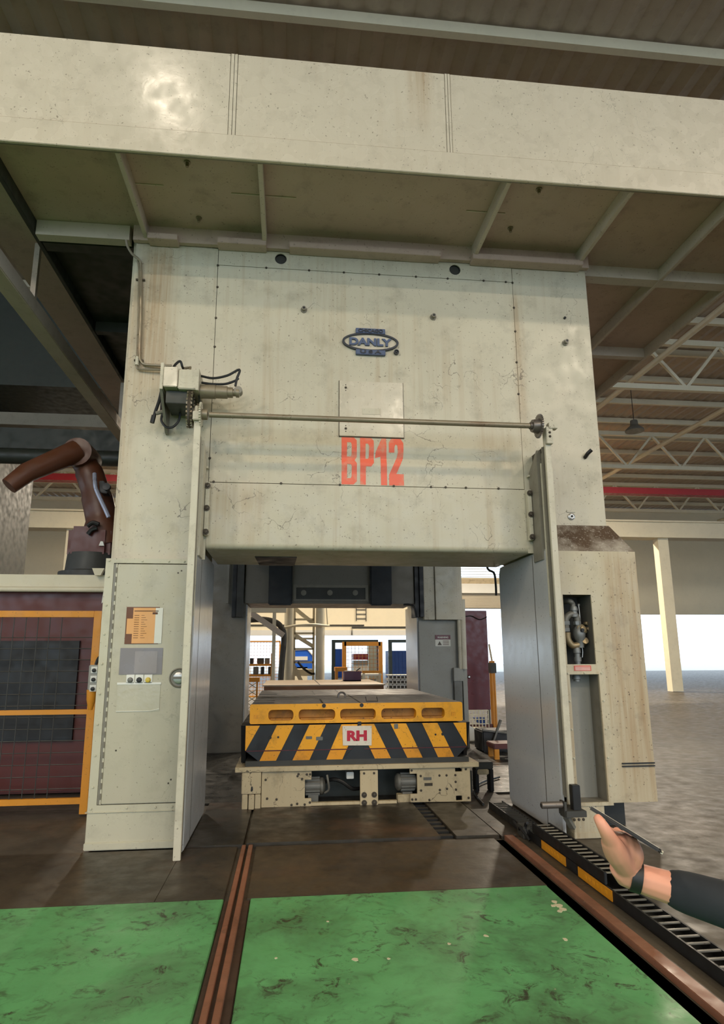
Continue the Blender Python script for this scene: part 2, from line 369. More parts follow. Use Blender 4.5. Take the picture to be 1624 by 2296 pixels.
sheet('face_sheet', -.797, 2.372, 3.262, 5.602, YF, wav, 64, 60)
sheet('face_sheet', -1.64, -.803, 2.50, 5.80, YF+.004)
sheet('face_sheet', 2.378, 3.22, 2.60, 5.80, YF+.004)
sheet('face_sheet', -.797, 2.372, 5.608, 5.80, YF, holes=(circ(-.15, 5.722, .062), circ(1.735, 5.718, .062)))
for x in (-.15, 1.735): pp('bore_collar', MB().prism(circ(x, 5.72, .068), YF+.012, YF+.10, 'y', (circ(x, 5.72, .060),)), M_BLACK)
# front cross slab with a rounded lower edge
prof = [(YF, 3.256), (YF, 2.66)]+[(YF+.055-.055*math.cos(t*math.pi/10), 2.66-.055*math.sin(t*math.pi/10)) for t in range(1, 6)]+[(7.12, 2.605), (7.12, 3.256)]
pp('cross_slab', MB().prism(prof, -.80, 2.40, 'x'), M_PRESS, smooth=True)
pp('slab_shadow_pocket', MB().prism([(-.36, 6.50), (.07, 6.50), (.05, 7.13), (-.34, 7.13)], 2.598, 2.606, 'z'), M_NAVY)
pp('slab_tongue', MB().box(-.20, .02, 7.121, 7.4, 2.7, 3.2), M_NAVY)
for x, z in [(-.80, 5.60), (-.795, 5.35), (-.797, 5.0), (-.797, 4.68), (2.375, 5.60), (2.375, 5.3), (2.375, 5.02), (2.37, 4.66), (2.37, 4.3), (2.37, 3.95), (-.796, 3.5)]:
    put('seam_bolt', BOLT, (x, YF-.001, z), press)
for x in (-.3, .15, .52, .9, 1.3, 1.65, 2.05, 2.3): put('seam_bolt', BOLT, (x, YF-.001, 5.604), press)
for x in (-.75, -.10, .48, 1.02, 1.40, 1.55, 1.76, 2.10): put('seam_bolt', BOLT, (x, YF-.002, 3.262), press)
for x, z in ((.10, 5.14), (1.475, 5.135), (2.93, 4.915)):
    o = pp('lifting_boss', MB().lathe((x, YF, z), (0, -1, 0), [(0, .034), (.012, .034), (.012, .022), (.05, .022), (.05, .012), (.03, .010)], 12), M_RAILD, smooth=True)
    MB().cyl((x, YF-.045, z+.002), (x, YF-.052, z+.002), .012, n=8).build('bore', M_BLACK, o)
pp('plug', MB().cyl((2.945, YF-.012, 5.21), (2.945, YF+.01, 5.21), .014, n=10), M_BLACK)
pp('cable_stub', MB().tube([(3.05, YF, 3.62), (3.06, YF-.05, 3.65), (3.09, YF-.08, 3.68)], .02, 8), M_BLACK)
o = pp('key_switch', MB().lathe((2.855, YF+.004, 2.985), (0, -1, 0), [(0, .036), (.01, .036), (.014, .026), (.018, .024), (.018, .012), (.006, .01)], 16), M_CHROME, smooth=True)
MB().cyl((2.855, YF-.012, 2.985), (2.855, YF-.02, 2.985), .012, n=10).build('core', M_BLACK, o)
pp('key_switch_plate', MB().box(2.81, 2.90, YF-.004, YF+.004, 3.03, 3.055), M_PRESS)
# access hatch
h0, h1 = at(761, 855, YF), at(905, 983, YF)
ht = pp('access_hatch', MB().box(h0.x, h1.x, YF-.022, YF-.003, h1.z, h0.z), M_CROWN, bevel=.003)
MB().box(h0.x-.006, h1.x+.006, YF-.008, YF-.003, h1.z-.008, h0.z+.005).build('hatch_outline_shade', M_BOLT, ht)  # dark border drawn as the shadow gap around the hatch
for z in (4.285, 3.845):
    put('latch', BOLT, (h0.x+.065, YF-.022, z), ht)
    for dz in (.03, -.03): put('latch_screw', MB().lathe((0, 0, 0), (0, -1, 0), [(0, .006), (.004, .005)], 8).mesh('latch_screw', M_BOLT), (h0.x+.065, YF-.022, z+dz), ht)
p0, p1 = at(812, 917, YF), at(853, 932, YF)
MB().box(p0.x, p1.x, YF-.026, YF-.021, p1.z, p0.z).build('name_plate', M_PRESS, ht)
# painted number
a = N('red_paint_mark'); k = a.mix(a.ramp(a.noise(7, 7, rough=.7), .5, .68, 0, .5), srgb(236, 106, 78), srgb(205, 170, 140)); a.l(k, a.b.inputs['Base Color']); a.b.inputs['Roughness'].default_value = .5; M_BP = a.m
GLYPH = {'B': ([(0, 0), (.78, 0), (1, .07), (1, .44), (.86, .51), (1, .58), (1, .93), (.78, 1), (0, 1)], [[(.36, .13), (.60, .13), (.66, .17), (.66, .38), (.60, .42), (.36, .42)], [(.36, .59), (.60, .59), (.66, .63), (.66, .84), (.60, .88), (.36, .88)]]),
 'P': ([(0, 0), (.40, 0), (.42, .38), (.80, .38), (1, .46), (1, .93), (.78, 1), (0, 1)], [[(.40, .55), (.58, .55), (.64, .59), (.64, .82), (.58, .86), (.40, .86)]]),
 '1': ([(.48, 0), (1, 0), (.96, 1), (.60, 1), (.06, .70), (0, .57), (.46, .60)], []),
 '2': ([(0, 0), (1, 0), (1, .24), (.50, .24), (.98, .58), (1, .66), (1, .90), (.80, 1), (.22, 1), (0, .90), (0, .69), (.38, .69), (.38, .80), (.46, .86), (.58, .84), (.62, .70), (.56, .60), (0, .22)], [])}
for t, u0, u1 in (('B', 766, 800), ('P', 808, 838), ('1', 842, 867), ('2', 873, 904)):
    q0, q1 = at(u0, 1090, YF), at(u1, 985, YF); fx = lambda p: (q0.x+(q1.x-q0.x)*p[0], 3.268+.497*p[1])
    ol, hs_ = GLYPH[t]; tb = MB().prism([fx(p) for p in ol], YF-.001, YF, 'y', [[fx(p) for p in h] for h in hs_])
    mk = tb.build('painted_character', M_BP, press); mk['label'] = 'red painted character '+t
    bm = bmesh.new(); bm.from_mesh(mk.data); off = root_loc(mk)
    bmesh.ops.delete(bm, geom=[f for f in bm.faces if f.calc_center_median().y+off.y > YF-.0009], context='FACES')
    for k in range(1, 60): bmesh.ops.bisect_plane(bm, geom=bm.verts[:]+bm.edges[:]+bm.faces[:], plane_co=(0, 0, 3.262+k*.039-off.z), plane_no=(0, 0, 1))
    for k in range(1, 64): bmesh.ops.bisect_plane(bm, geom=bm.verts[:]+bm.edges[:]+bm.faces[:], plane_co=(-.797+k*3.169/64-off.x, 0, 0), plane_no=(1, 0, 0))
    for v in bm.verts: v.co.y = YF-wav(v.co.x+off.x, v.co.z+off.z)-.0022-off.y
    bm.to_mesh(mk.data); bm.free()
# badge
bd = thing('badge', 'blue and dark cast oval maker badge on the upper press face', 'badge', (.797, YF-.03, 4.6))
bc, bz = .797, 4.803
b = MB()
def ell(a_, b_, n=40): return [(bc+a_*math.cos(2*math.pi*i/n), bz+b_*math.sin(2*math.pi*i/n)) for i in range(n)]
MB().prism(ell(.296, .106), YF-.030, YF-.003, 'y', (ell(.274, .086),)).build('oval_rim', M_BADGEDK, bd, smooth=True)
MB().prism(ell(.274, .086), YF-.012, YF-.003).build('oval_field', M_CROWN, bd)
text_mb('DANLY', bc-.222, bc+.222, bz-.042, bz+.042, YF-.030, YF-.010, .045).build('lettering', M_BLUEENAMEL, bd)
tp = MB().box(bc-.155, bc+.155, YF-.034, YF-.003, bz+.090, bz+.150).build('upper_bar', M_BLUEENAMEL, bd, bevel=.004)
text_mb('CHICAGO', bc-.13, bc+.13, bz+.101, bz+.139, YF-.042, YF-.033, .03).build('raised_letters', M_BADGEDK, tp)
bp = MB().box(bc-.155, bc+.155, YF-.034, YF-.003, bz-.146, bz-.090).build('lower_bar', M_BLUEENAMEL, bd, bevel=.004)
text_mb('U S A', bc-.11, bc+.11, bz-.135, bz-.10, YF-.042, YF-.033, .03).build('raised_letters', M_BADGEDK, bp)
rm = MB().prism(circ(bc+.272, bz-.098, .027, 20), YF-.03, YF-.003, 'y', (circ(bc+.272, bz-.098, .019, 20),)).build('small_ring', M_BADGEDK, bd)
text_mb('R', bc+.262, bc+.283, bz-.110, bz-.087, YF-.028, YF-.003, .03).build('ring_letter', M_BADGEDK, rm)

# crown overhang
YB = 4.81
pp('crown_beam', MB().box(-3.6, 5.15, YB+.022, YB+.045, ZS+.004, 6.90), M_RAILD)
pp('beam_band', MB().box(-3.6, 5.15, YB, YB+.03, ZS, 6.056), M_CROWN, bevel=.004)
for x0, x1 in ((-3.6, -.605), (-.537, 1.352), (1.408, 5.15)): pp('beam_panel', MB().box(x0, x1, YB+.012, YB+.03, 6.063, 6.91), M_CROWN, bevel=.002)
for x0, x1 in ((-.600, -.572), (-.567, -.542), (1.356, 1.378), (1.383, 1.404)): pp('seam_strip', MB().box(x0, x1, YB+.009, YB+.03, 6.061, 6.91), M_CROWN)
pp('crown_top', MB().box(-3.55, 5.1, YB+.05, 12.7, 6.5, 6.9), M_SOFF)
pp('soffit_plate', MB().box(-3.58, 5.11, YB+.046, YF+.3, 5.97, 6.01), M_SOFF); pp('side_soffit', MB().box(3.2, 5.11, YF+.301, 9.62, 5.97, 6.01), M_SOFF); pp('side_soffit', MB().box(-2.66, -1.6, YF+.301, 9.62, 5.97, 6.01), M_DKGRN_SHADE)  # left bay underside coloured dark green for the shade there
for x in (-2.65, -1.53, -.32, 1.935, 3.12, 4.2): pp('soffit_rib', MB().box(x-.022, x+.022, YB+.046, (9.6 if x < -2 or x > 4 else YF-.02), ZS+.004, 5.97), M_DKGRN_SHADE if x < -2 else M_RIB, bevel=.004)  # left rib darkened to match the shaded bay
pp('soffit_edge', MB().box(5.07, 5.11, YB+.046, 9.6, ZS, 5.97), M_RIB)
for (x0, x1) in ((-1.50, -1.20), (-.80, -.30), (-.06, 1.55), (1.90, 3.14)): pp('soffit_ledge', MB().box(x0, x1, YF-.14, YF-.005, 5.775, 5.84), M_SOFF, bevel=.004)
pp('soffit_ledge_back', MB().box(-1.66, 3.24, YF-.06, YF-.006, 5.80, 5.97), M_SOFF)
pp('soffit_ledge', MB().box(-2.62, -1.70, YF-.05, YF+.06, 5.80, 5.965), M_RIB)
for y0, y1 in ((6.18, 6.32), (8.02, 8.12), (9.5, 9.6)):
    pp('side_bay_bar', MB().box(3.25, 5.07, y0, y1, ZS+.01, 5.97), M_RIB); pp('side_bay_bar', MB().box(-2.62, -1.68, y0, y1, ZS+.01, 5.97), M_DARKIN)  # left bars coloured dark as part of that shaded bay
for x in (-2.65+.2, -1.85): pass
for x0, x1, y1 in ((-.62, -.3, 5.42), (-.34, .0, 5.42), (1.70, 1.92, 5.43), (1.94, 2.1, 5.43), (-1.52, -1.25, 5.38)): pp('weld_seam', MB().box(x0, x1, y1, y1+.012, 5.962, 5.972), M_RIB)
for x, y in ((420, 368), (446, 492), (1209, 428), (1145, 515)):
    q = az(x, y, 5.95); pp('soffit_stud', MB().lathe((q.x, q.y, 5.972), (0, 0, -1), [(0, .03), (.012, .03), (.012, .016), (.05, .014)], 10), M_SHAFT, smooth=True)

# inner side sheets of the front columns
for sgn in (0, 1):
    f = (lambda x: x) if not sgn else mx
    r = .16
    pts = [(5.76, 2.60), (5.76, .02), (7.10, .02), (7.17, .08), (7.17, 2.52), (7.12, 2.60)]
    pp('side_sheet', MB().prism(pts, f(-.862), f(-.842), 'x'), M_PLATE, bevel=.004)
    pp('side_sheet_strip', MB().box(f(-.842), f(-.836), 5.77, 6.10, .03, 2.58), M_PLATE)
    pp('side_sheet_strip', MB().box(f(-.842), f(-.838), 6.11, 6.42, .03, 2.58), M_PLATE)
pp('sheet_joint', MB().box(-.842, -.8345, 6.100, 6.110, .03, 2.58), M_BOLT); pp('sheet_joint', MB().box(mx(-.842), mx(-.8345), 6.100, 6.110, .03, 2.58), M_BOLT)
pp('column_base', MB().box(-1.66, -.87, 6.06, 7.16, 0, .4), M_PRESS)
# right lower housing with hipped top
hx0, hx1, hy = 2.505, 3.36, 5.80
hs = thing('valve_housing', 'beige column housing with sloped dusty top and two recesses at right', 'housing', (2.93, 6.4, 0))
rec1 = [(2.593, 1.512), (2.875, 1.512), (2.875, 2.163), (2.593, 2.163)]; rec2 = [(2.605, .30), (2.89, .30), (2.89, 1.42), (2.605, 1.42)]
MB().prism([(hx0, .29), (hx1, .29), (hx1, 2.586), (hx0, 2.586)], hy, hy+.02, 'y', (rec1, rec2)).build('front_sheet', M_HOUS, hs)
MB().box(hx1-.02, hx1, hy+.02, 7.15, .29, 2.586).build('end_sheet', M_HOUS, hs)
MB().add([(hx0, hy, 2.586), (hx1, hy, 2.586), (hx1, 7.15, 2.586), (hx0, 7.15, 2.586), (hx0, 6.05, 2.894), (3.248, 6.05, 2.894), (3.248, 7.15, 2.894), (hx0, 7.15, 2.894)],
    [(0,3,2,1),(4,5,6,7),(0,1,5,4),(1,2,6,5),(2,3,7,6),(3,0,4,7)]).build('sloped_top', M_DUST, hs)
for rc, d in ((rec1, .30), (rec2, .20)):
    (x0, z0), (_, _), (x1, z1), _ = rc
    MB().box(x0-.02, x1+.02, hy+d, hy+d+.015, z0-.02, z1+.02).build('recess_back', M_GREY if d < .25 else M_DARKIN, hs)
    for q in ((x0-.015, x0), (x1, x1+.015)): MB().box(q[0], q[1], hy+.018, hy+d+.01, z0-.02, z1+.02).build('recess_side', M_RAILD if d < .25 else M_MOTOR, hs)
    for q in ((z0-.015, z0), (z1, z1+.015)): MB().box(x0-.015, x1+.015, hy+.018, hy+d+.01, q[0], q[1]).build('recess_side', M_RAILD, hs)
fr = MB().prism([(2.575, .27), (2.935, .27), (2.935, 1.445), (2.575, 1.445)], hy-.006, hy, 'y', ([(2.605, .30), (2.89, .30), (2.89, 1.42), (2.605, 1.42)],)).build('recess_frame', M_HOUS, hs)
for z in (1.43, 1.18, .93, .68, .44):
    for x in (2.588, 2.915): put('screw', BOLTP, (x, hy-.006, z), fr)
put('screw', BOLTP, (2.75, hy-.006, 1.433), fr)
lb = MB().box(2.655, 2.82, hy-.004, hy, 1.452, 1.50).build('red_label_plate', M_REDLBL, hs)
for z in (1.487, 1.474, 1.462): MB().box(2.665, 2.81, hy-.0055, hy-.004, z-.003, z+.002).build('printed_line', M_WHITE, lb)
MB().box(2.555, 2.85, hy+.005, 6.4, .04, .285).build('base_block', M_HOUS, hs, bevel=.006)
MB().box(2.548, 2.86, hy-.004, 6.41, 0, .05).build('base_foot', M_HOUS, hs, bevel=.005)
MB().box(2.57, 3.3, 6.42, 7.1, 0, .3).build('base_core', M_DARKIN, hs)
for z in (.625, .60): MB().box(3.045, 3.36, hy-.012, hy, z-.005, z+.005).build('vent_slot', M_BLACK, hs)
# valves and pipes inside the upper recess
va = thing('air_valve_assembly', 'grey cast pipe fittings and air valve inside the upper recess', 'valve', (2.73, 6.0, 1.52))
yv = 5.91
def vp(name, b, mat=M_VALVE): return b.build(name, mat, va, smooth=True)
P2 = lambda x, y, Y=yv: at(x, y, Y)
vp('inlet_elbow', MB().tube(smooth_path([P2(1263, 1349, 6.0), P2(1277, 1348), P2(1284, 1354), P2(1285, 1362)]), .026, 12), M_MOTOR)
vp('union', MB().lathe(P2(1286, 1360), (.03, 0, -1), [(0, .03), (.02, .038), (.04, .038), (.045, .03), (.07, .032), (.075, .04), (.10, .04), (.105, .03)], 14))
vp('u_bend', MB().tube(smooth_path([P2(1270, 1415), P2(1269, 1390), P2(1275, 1380), P2(1284, 1377), P2(1292, 1382), P2(1295, 1395), P2(1296, 1408)]), .032, 12), M_MOTOR)
for (x, y) in ((1269, 1393), (1294, 1393), (1269, 1408)): vp('coupling_nut', MB().lathe(P2(x, y), (.02, 0, -1), [(0, .038), (.035, .038)], 8))
vp('valve_body', MB().lathe(P2(1297, 1405), (.03, 0, -1), [(0, .035), (.03, .055), (.07, .06), (.11, .055), (.14, .035), (.2, .035)], 16))
o = vp('hand_wheel', MB().lathe(P2(1302, 1412, 5.90), (.25, -1, .1), [(0, .05), (.02, .052), (.02, .03), (.05, .03), (.055, .012)], 18), M_VALVEB)
MB().lathe(P2(1306, 1413, 5.85), (.25, -1, .1), [(0, .02), (.01, .018)], 12).build('hub', M_BLACK, o)
vp('drain_branch', MB().tube(smooth_path([P2(1272, 1418), P2(1274, 1434), P2(1284, 1447), P2(1297, 1446), P2(1308, 1440, 5.92), P2(1313, 1436, 5.88)]), .032, 12), M_VALVEB)
vp('outlet_pipe', MB().lathe(P2(1293, 1452), (.03, 0, -1), [(0, .03), (.02, .036), (.05, .036), (.055, .028), (.09, .028), (.09, .036), (.13, .036), (.13, .026), (.20, .026)], 14))
vp('gauge_stem', MB().cyl(P2(1302, 1395), P2(1298, 1357), .006, n=8), M_CHROME)
vp('gauge_knob', MB().lathe(P2(1298, 1358), (0, 0, 1), [(0, .013), (.012, .015), (.02, .008)], 10), M_CHROME)
for dx, dy in ((0, 0), (4, 6), (-3, 9)): vp('flange_ear', MB().lathe(P2(1312+dx, 1398+dy*2, 5.93), (.3, -1, 0), [(0, .018), (.03, .018), (.035, .01)], 8), M_VALVEB)
vp('wire_tail', MB().tube(smooth_path([P2(1304, 1446, 5.9), P2(1307, 1460, 5.9), P2(1306, 1474, 5.9)]), .004, 6), M_CHROME)
vp('lower_stub', MB().lathe(at(1293, 1513, 5.90), (0, 0, -1), [(0, .032), (.02, .04), (.04, .04), (.045, .03), (.06, .03)], 12))
# locking pin bracket low on the right rail
cr = thing('locking_pin', 'steel locking pin on a dark bracket low beside the right column', 'pin', (2.42, 5.55, .27))
MB().lathe((2.165, 5.56, .342), (1, 0, 0), [(0, .018), (.004, .028), (.185, .028), (.19, .02), (.2, .02)], 16).build('pin', M_STEEL, cr, smooth=True)
MB().lathe((2.163, 5.56, .342), (1, 0, 0), [(0, .017), (.003, .017)], 12).build('pin_bore', M_BLACK, cr)
MB().box(2.355, 2.375, 5.52, 5.62, .245, .37).build('cheek', M_DARKIN, cr)
MB().box(2.36, 2.54, 5.5, 5.66, .25, .30).build('shelf', M_DARKIN, cr, bevel=.003)
MB().box(2.44, 2.51, 5.53, 5.60, .30, .50).build('upright', M_BLACK, cr, bevel=.004)
MB().bar((2.38, 5.56, .245), (2.46, 5.62, .14), .05, .03).build('lower_bracket', M_RAILD, cr)
for x in (2.43, 2.47, 2.51): put('bolt', BOLT, (x, 5.51, .232), cr)

# ------------------------------------------------------------------ gate guide rails
def guide_rail(sgn):
    f = (lambda x: x) if not sgn else mx
    t = thing('gate_guide_rail', 'tall beige slotted guide rail ' + ('under the right-hand sprocket' if sgn else 'beneath the gear motor at left'), 'rail', (f(-.86), 5.8, 0), 'gate guide rails')
    zt = 3.71 if not sgn else 3.70; zb = .0 if not sgn else .33
    q = lambda nm, x0, x1, y0, y1, z0, z1, mt=M_RAIL: MB().box(f(x0), f(x1), y0, y1, z0, z1).build(nm, mt, t, bevel=.003)
    q('front_bar', -.892, -.832, 5.60, 5.635, zb, zt)
    q('web', -.892, -.872, 5.636, 6.04, zb+.03, 3.62, M_BOLT)
    q('slot_strip', -.871, -.838, 5.700, 5.716, zb+.04, 3.60, M_RAILD); q('slot_strip', -.871, -.846, 5.735, 5.750, zb+.05, 3.55, M_RAILD)
    q('liner', -.871, -.834, 5.752, 5.762, 1.95, 3.45)
    pts = [(5.80, 2.5), (6.03, 2.5), (6.03, 3.42), (5.80, 3.60)]
    MB().prism(pts, f(-.871), f(-.82), 'x').build('back_plate', M_RAILD if sgn else M_RAIL, t, bevel=.003)
    hb = MB().box(f(-.815), f(-.775), 5.97, 6.035, 2.72, 3.24).build('clamp_strip', M_RAIL, t, bevel=.004)
    for z in (3.20, 2.98, 2.75): put('bolt', BOLTBIG, (f(-.795), 5.968, z), hb)
    for z in (3.38, 3.10): q('clamp_tab', -.82, -.80, 5.99, 6.04, z, z+.02)
    return t
gl = guide_rail(0); gr_ = guide_rail(1)
MB().box(-.905, -.845, 5.57, 5.66, 3.712, 3.80).build('bearing_block', M_RAIL, gl, bevel=.006); MB().lathe((-.875, 5.61, 3.80), (0, 0, 1), [(0, .022), (.05, .02), (.06, .012)], 10).build('grease_cup', M_RAIL, gl, smooth=True)
MB().box(2.435, 2.50, 5.56, 5.66, 3.59, 3.76).build('bearing_block', M_RAIL, gr_, bevel=.004); o = MB().box(2.46, 2.55, 5.55, 5.62, 3.74, 3.80).build('bearing_cap', M_RAIL, gr_, bevel=.004)
for z in (3.70, 3.66): put('bolt', BOLT, (2.468, 5.56, z), gr_)
# ------------------------------------------------------------------ drive shaft with sprockets
YSH, ZSH = 5.60, 3.775
sh = thing('drive_shaft', 'long horizontal steel shaft with sprockets crossing below the hatch', 'shaft', (.8, YSH, ZSH))
MB().lathe((-.76, YSH, ZSH), (1, 0, 0), [(0, .026), (3.05, .026)], 20).build('shaft', M_SHAFT, sh, smooth=True)
def sprocket_pts(cy, cz, r, nt, tooth=.012):
    out = []
    for i in range(nt):
        for (da, rr) in ((0, r-tooth), (.28, r-tooth), (.42, r), (.62, r), (.76, r-tooth)):
            t = 2*math.pi*(i+da)/nt; out.append((cy+rr*math.cos(t), cz+rr*math.sin(t)))
    return out
o = MB().prism(sprocket_pts(YSH, ZSH, .118, 30), 2.372, 2.388, 'x').build('sprocket', M_STEEL, sh)
MB().lathe((2.29, YSH, ZSH), (1, 0, 0), [(0, .036), (.02, .036), (.02, .06), (.08, .075), (.083, .075)], 20).build('hub', M_STEEL, o, smooth=True)
MB().lathe((2.29, YSH, ZSH), (1, 0, 0), [(0, .03), (.09, .03)], 12).build('collar', M_SHAFT, o, smooth=True)
o = MB().prism(sprocket_pts(YSH, ZSH, .112, 28), -.842, -.826, 'x').build('sprocket', M_RAIL, sh)
MB().lathe((-.825, YSH, ZSH), (1, 0, 0), [(0, .05), (.05, .05), (.055, .03)], 16).build('hub', M_SHAFT, o, smooth=True)
# ------------------------------------------------------------------ gear motor unit
gm = thing('gear_motor', 'beige gate gear motor with hoses and chain on the upper left column', 'motor', (-1.0, 5.75, 3.75))
def gp(name, b, mat=M_RAIL, **k): return b.build(name, mat, gm, **k)
gp('mounting_plate', MB().box(-1.225, -1.195, 5.62, 6.04, 4.02, 4.28), M_RAIL, bevel=.003)
gp('mounting_leg', MB().prism([(5.64, 4.02), (6.04, 4.02), (6.04, 3.72), (5.98, 3.72)], -1.225, -1.20, 'x'), M_RAILD)
gp('terminal_box', MB().box(-1.185, -1.06, 5.58, 5.84, 4.03, 4.225), M_CROWN, bevel=.006)
gp('gear_case', MB().box(-1.058, -.87, 5.60, 5.95, 4.02, 4.215), M_RAIL, bevel=.008)
gp('end_flange', MB().box(-.895, -.868, 5.595, 5.96, 4.01, 4.225), M_RAIL, bevel=.003)
gp('motor_barrel', MB().lathe((-.866, 5.72, 4.05), (1, 0, 0), [(0, .066), (.14, .066), (.142, .060), (.25, .060), (.252, .05), (.30, .05), (.302, .034), (.33, .034), (.33, .045), (.36, .045), (.365, .03)], 22), M_SHAFT, smooth=True)
gp('hose_clip', MB().prism(circ(-.515, 4.065, .04, 12), 5.68, 5.76), M_RAILD, bevel=.004)
gp('underside_tray', MB().box(-1.17, -.93, 5.66, 5.98, 3.90, 4.02), M_DKGRN_SHADE, bevel=.004)
gp('chain_guard', MB().prism([(5.70, 4.0), (6.0, 4.0), (6.0, 3.8)], -.885, -.87, 'x'), M_DKGRN_SHADE)
for zz in ((3.735, 3.98),):
    ch = []
    for i in range(26):
        t = 2*math.pi*i/26; ch.append((-.945, 5.66+.085*math.sin(t)+.02, 3.86+.175*math.cos(t)))
    gp('roller_chain', MB().tube(ch, .018, 6, closed=True), M_BOLT)
    lk = MB().box(-.972, -.918, -.011, .011, -.009, .009).mesh('chain_link', M_SHAFT, V((-.945, 0, 0)))
    for i, p in enumerate(ch[::1]): put('chain_link', lk, (p[0], p[1], p[2]), gm, (2*math.pi*i/26, 0, 0))
gp('chain_wheel', MB().prism(sprocket_pts(5.68, 3.775, .075, 16), -.955, -.935, 'x'), M_DARKIN)
Y1 = 5.72
gp('hose', MB().tube(smooth_path([at(371, 858, 5.8), at(385, 832, Y1), at(393, 818, 5.75), at(404, 810, 5.78), at(409, 822, 5.8), at(412, 830, 5.85)]), .012, 8), M_BLACK, smooth=True)
gp('hose', MB().tube(smooth_path([at(428, 840, Y1), at(450, 843, Y1), at(478, 848, Y1), at(510, 842, Y1), at(537, 829, Y1), at(531, 850, Y1), at(528, 866, Y1)]), .012, 8), M_BLACK, smooth=True)
gp('hose', MB().tube(smooth_path([at(452, 858, Y1), at(475, 861, Y1), at(505, 861, Y1), at(527, 854, Y1), at(535, 848, Y1)]), .012, 8), M_BLACK, smooth=True)
gp('hose', MB().tube(smooth_path([at(365, 862, 5.9), at(358, 895, 5.9), at(348, 925, 5.9), at(343, 945, 5.9)]), .016, 8), M_BLACK, smooth=True)
gp('hose', MB().tube(smooth_path([at(363, 862, 5.9), at(363, 890, 5.9), at(361, 922, 5.9)]), .011, 8), M_BLACK, smooth=True)
gp('hose', MB().tube(smooth_path([at(366, 922, 5.9), at(362, 942, 5.9), at(372, 957, 5.9), at(386, 958, 5.9), at(400, 945, 5.9), at(404, 925, 5.9), at(402, 905, 5.9)]), .012, 8), M_BLACK, smooth=True)
gp('hose_connector', MB().tube([at(350, 927, 5.9), at(368, 922, 5.9)], .02, 8), M_RAILD); gp('hose_plug', MB().tube([at(345, 932, 5.9), at(341, 948, 5.9)], .022, 8), M_BLACK)
for x, y in ((395, 828), (404, 833)): gp('cable_gland', MB().lathe(at(x, y+6, 5.75), (0, 0, 1), [(0, .022), (.03, .022), (.03, .014), (.05, .012)], 8), M_SHAFT)
gp('fitting', MB().tube([at(412, 826, 5.85), at(427, 824, 5.85), at(424, 838, 5.8)], .014, 8), M_SHAFT)
# conduits up the left column
for nm, pts, r in (('conduit', [at(283, 538, 5.95), at(286, 552, 5.97), at(297, 570, 5.99), at(311, 582, 6.0), at(316, 600, 6.02), at(316, 700, 6.02), at(313, 790, 6.02), at(318, 812, 6.02), at(332, 818, 6.02), at(385, 820, 6.0)], .013),
                   ('conduit', [at(308, 585, 6.02), at(312, 605, 6.02), at(311, 700, 6.02), at(308, 800, 6.02), at(307, 822, 6.02), at(318, 828, 6.02), at(375, 829, 6.0)], .011)):
    o = MB().tube(smooth_path(pts, 5), r, 8).build(nm, M_SHAFT, smooth=True)
    tag(o, 'thick bent conduit curving from the soffit down to the gear motor' if r > .012 else 'thin bent conduit just outside the thicker one on the left column', 'conduit', 'conduits on the left column')
    if r < .012:
        for (x, y) in ((313, 625), (309, 806)): MB().box(at(x, y, 6.02).x-.04, at(x, y, 6.02).x+.05, 6.03, 6.05, at(x, y, 6.02).z-.008, at(x, y, 6.02).z+.008).build('saddle_clip', M_BOLT, o)
        MB().lathe(at(308, 800, 6.02), (0, 0, -1), [(0, .016), (.06, .018), (.09, .018)], 10).build('coupling', M_RAIL, o)

# ------------------------------------------------------------------ electrical cabinet at left
YC = 5.98
cb = thing('control_cabinet', 'beige control cabinet with door, buttons and papers below the gear motor', 'cabinet', (-1.27, 6.0, 0))
MB().prism([(-1.685, .30), (-.90, .30), (-.90, 2.49), (-1.685, 2.49)], YC, YC+.07, 'y', ([(-1.612, .355), (-.93, .355), (-.93, 2.447), (-1.612, 2.447)],)).build('door_frame', M_CABF, cb)
MB().box(-1.70, -.90, YC-.012, YC+.068, .295, .30).build('frame_lip', M_CABF, cb)
dr = MB().box(-1.575, -.935, YC-.004, YC+.03, .362, 2.438).build('door', M_CAB, cb, bevel=.005)
MB().box(-1.610, -1.592, YC+.004, YC+.03, .36, 2.44).build('hinge_leaf', M_RAILD, cb); MB().box(-1.590, -1.577, YC-.002, YC+.03, .36, 2.44).build('hinge_leaf', M_CABF, cb)
for k in range(24): MB().cyl((-1.584, YC-.004, .40+k*.085), (-1.584, YC-.004, .45+k*.085), .006, n=6).build('hinge_knuckle', M_RAILD, cb)
MB().box(-1.685, -.90, YC-.004, YC+.069, .05, .294).build('kick_panel', M_CABF, cb, bevel=.004)
MB().box(-1.69, -.90, YC-.02, YC+.069, 0, .06).build('plinth', M_CABF, cb, bevel=.006)
for k in range(8): put('frame_bolt', BOLTP, (-1.652, YC, .50+k*.26), cb)
for x in (-1.655, -1.36, -1.12, -.98): put('frame_bolt', BOLTP, (x, YC, 2.468), cb); put('frame_bolt', BOLTP, (x, YC, .328), cb)
for x, z in ((-1.03, 2.36), (-1.0, 2.38), (-1.02, .52), (-1.0, .55), (-1.48, .80)): MB().cyl((x, YC-.006, z), (x, YC-.003, z), .008, n=8).build('rivet', M_BOLT, dr)
def onc(x0, y0, x1, y1): p, q = at(x0, y0, YC), at(x1, y1, YC); return p.x, q.x, q.z, p.z
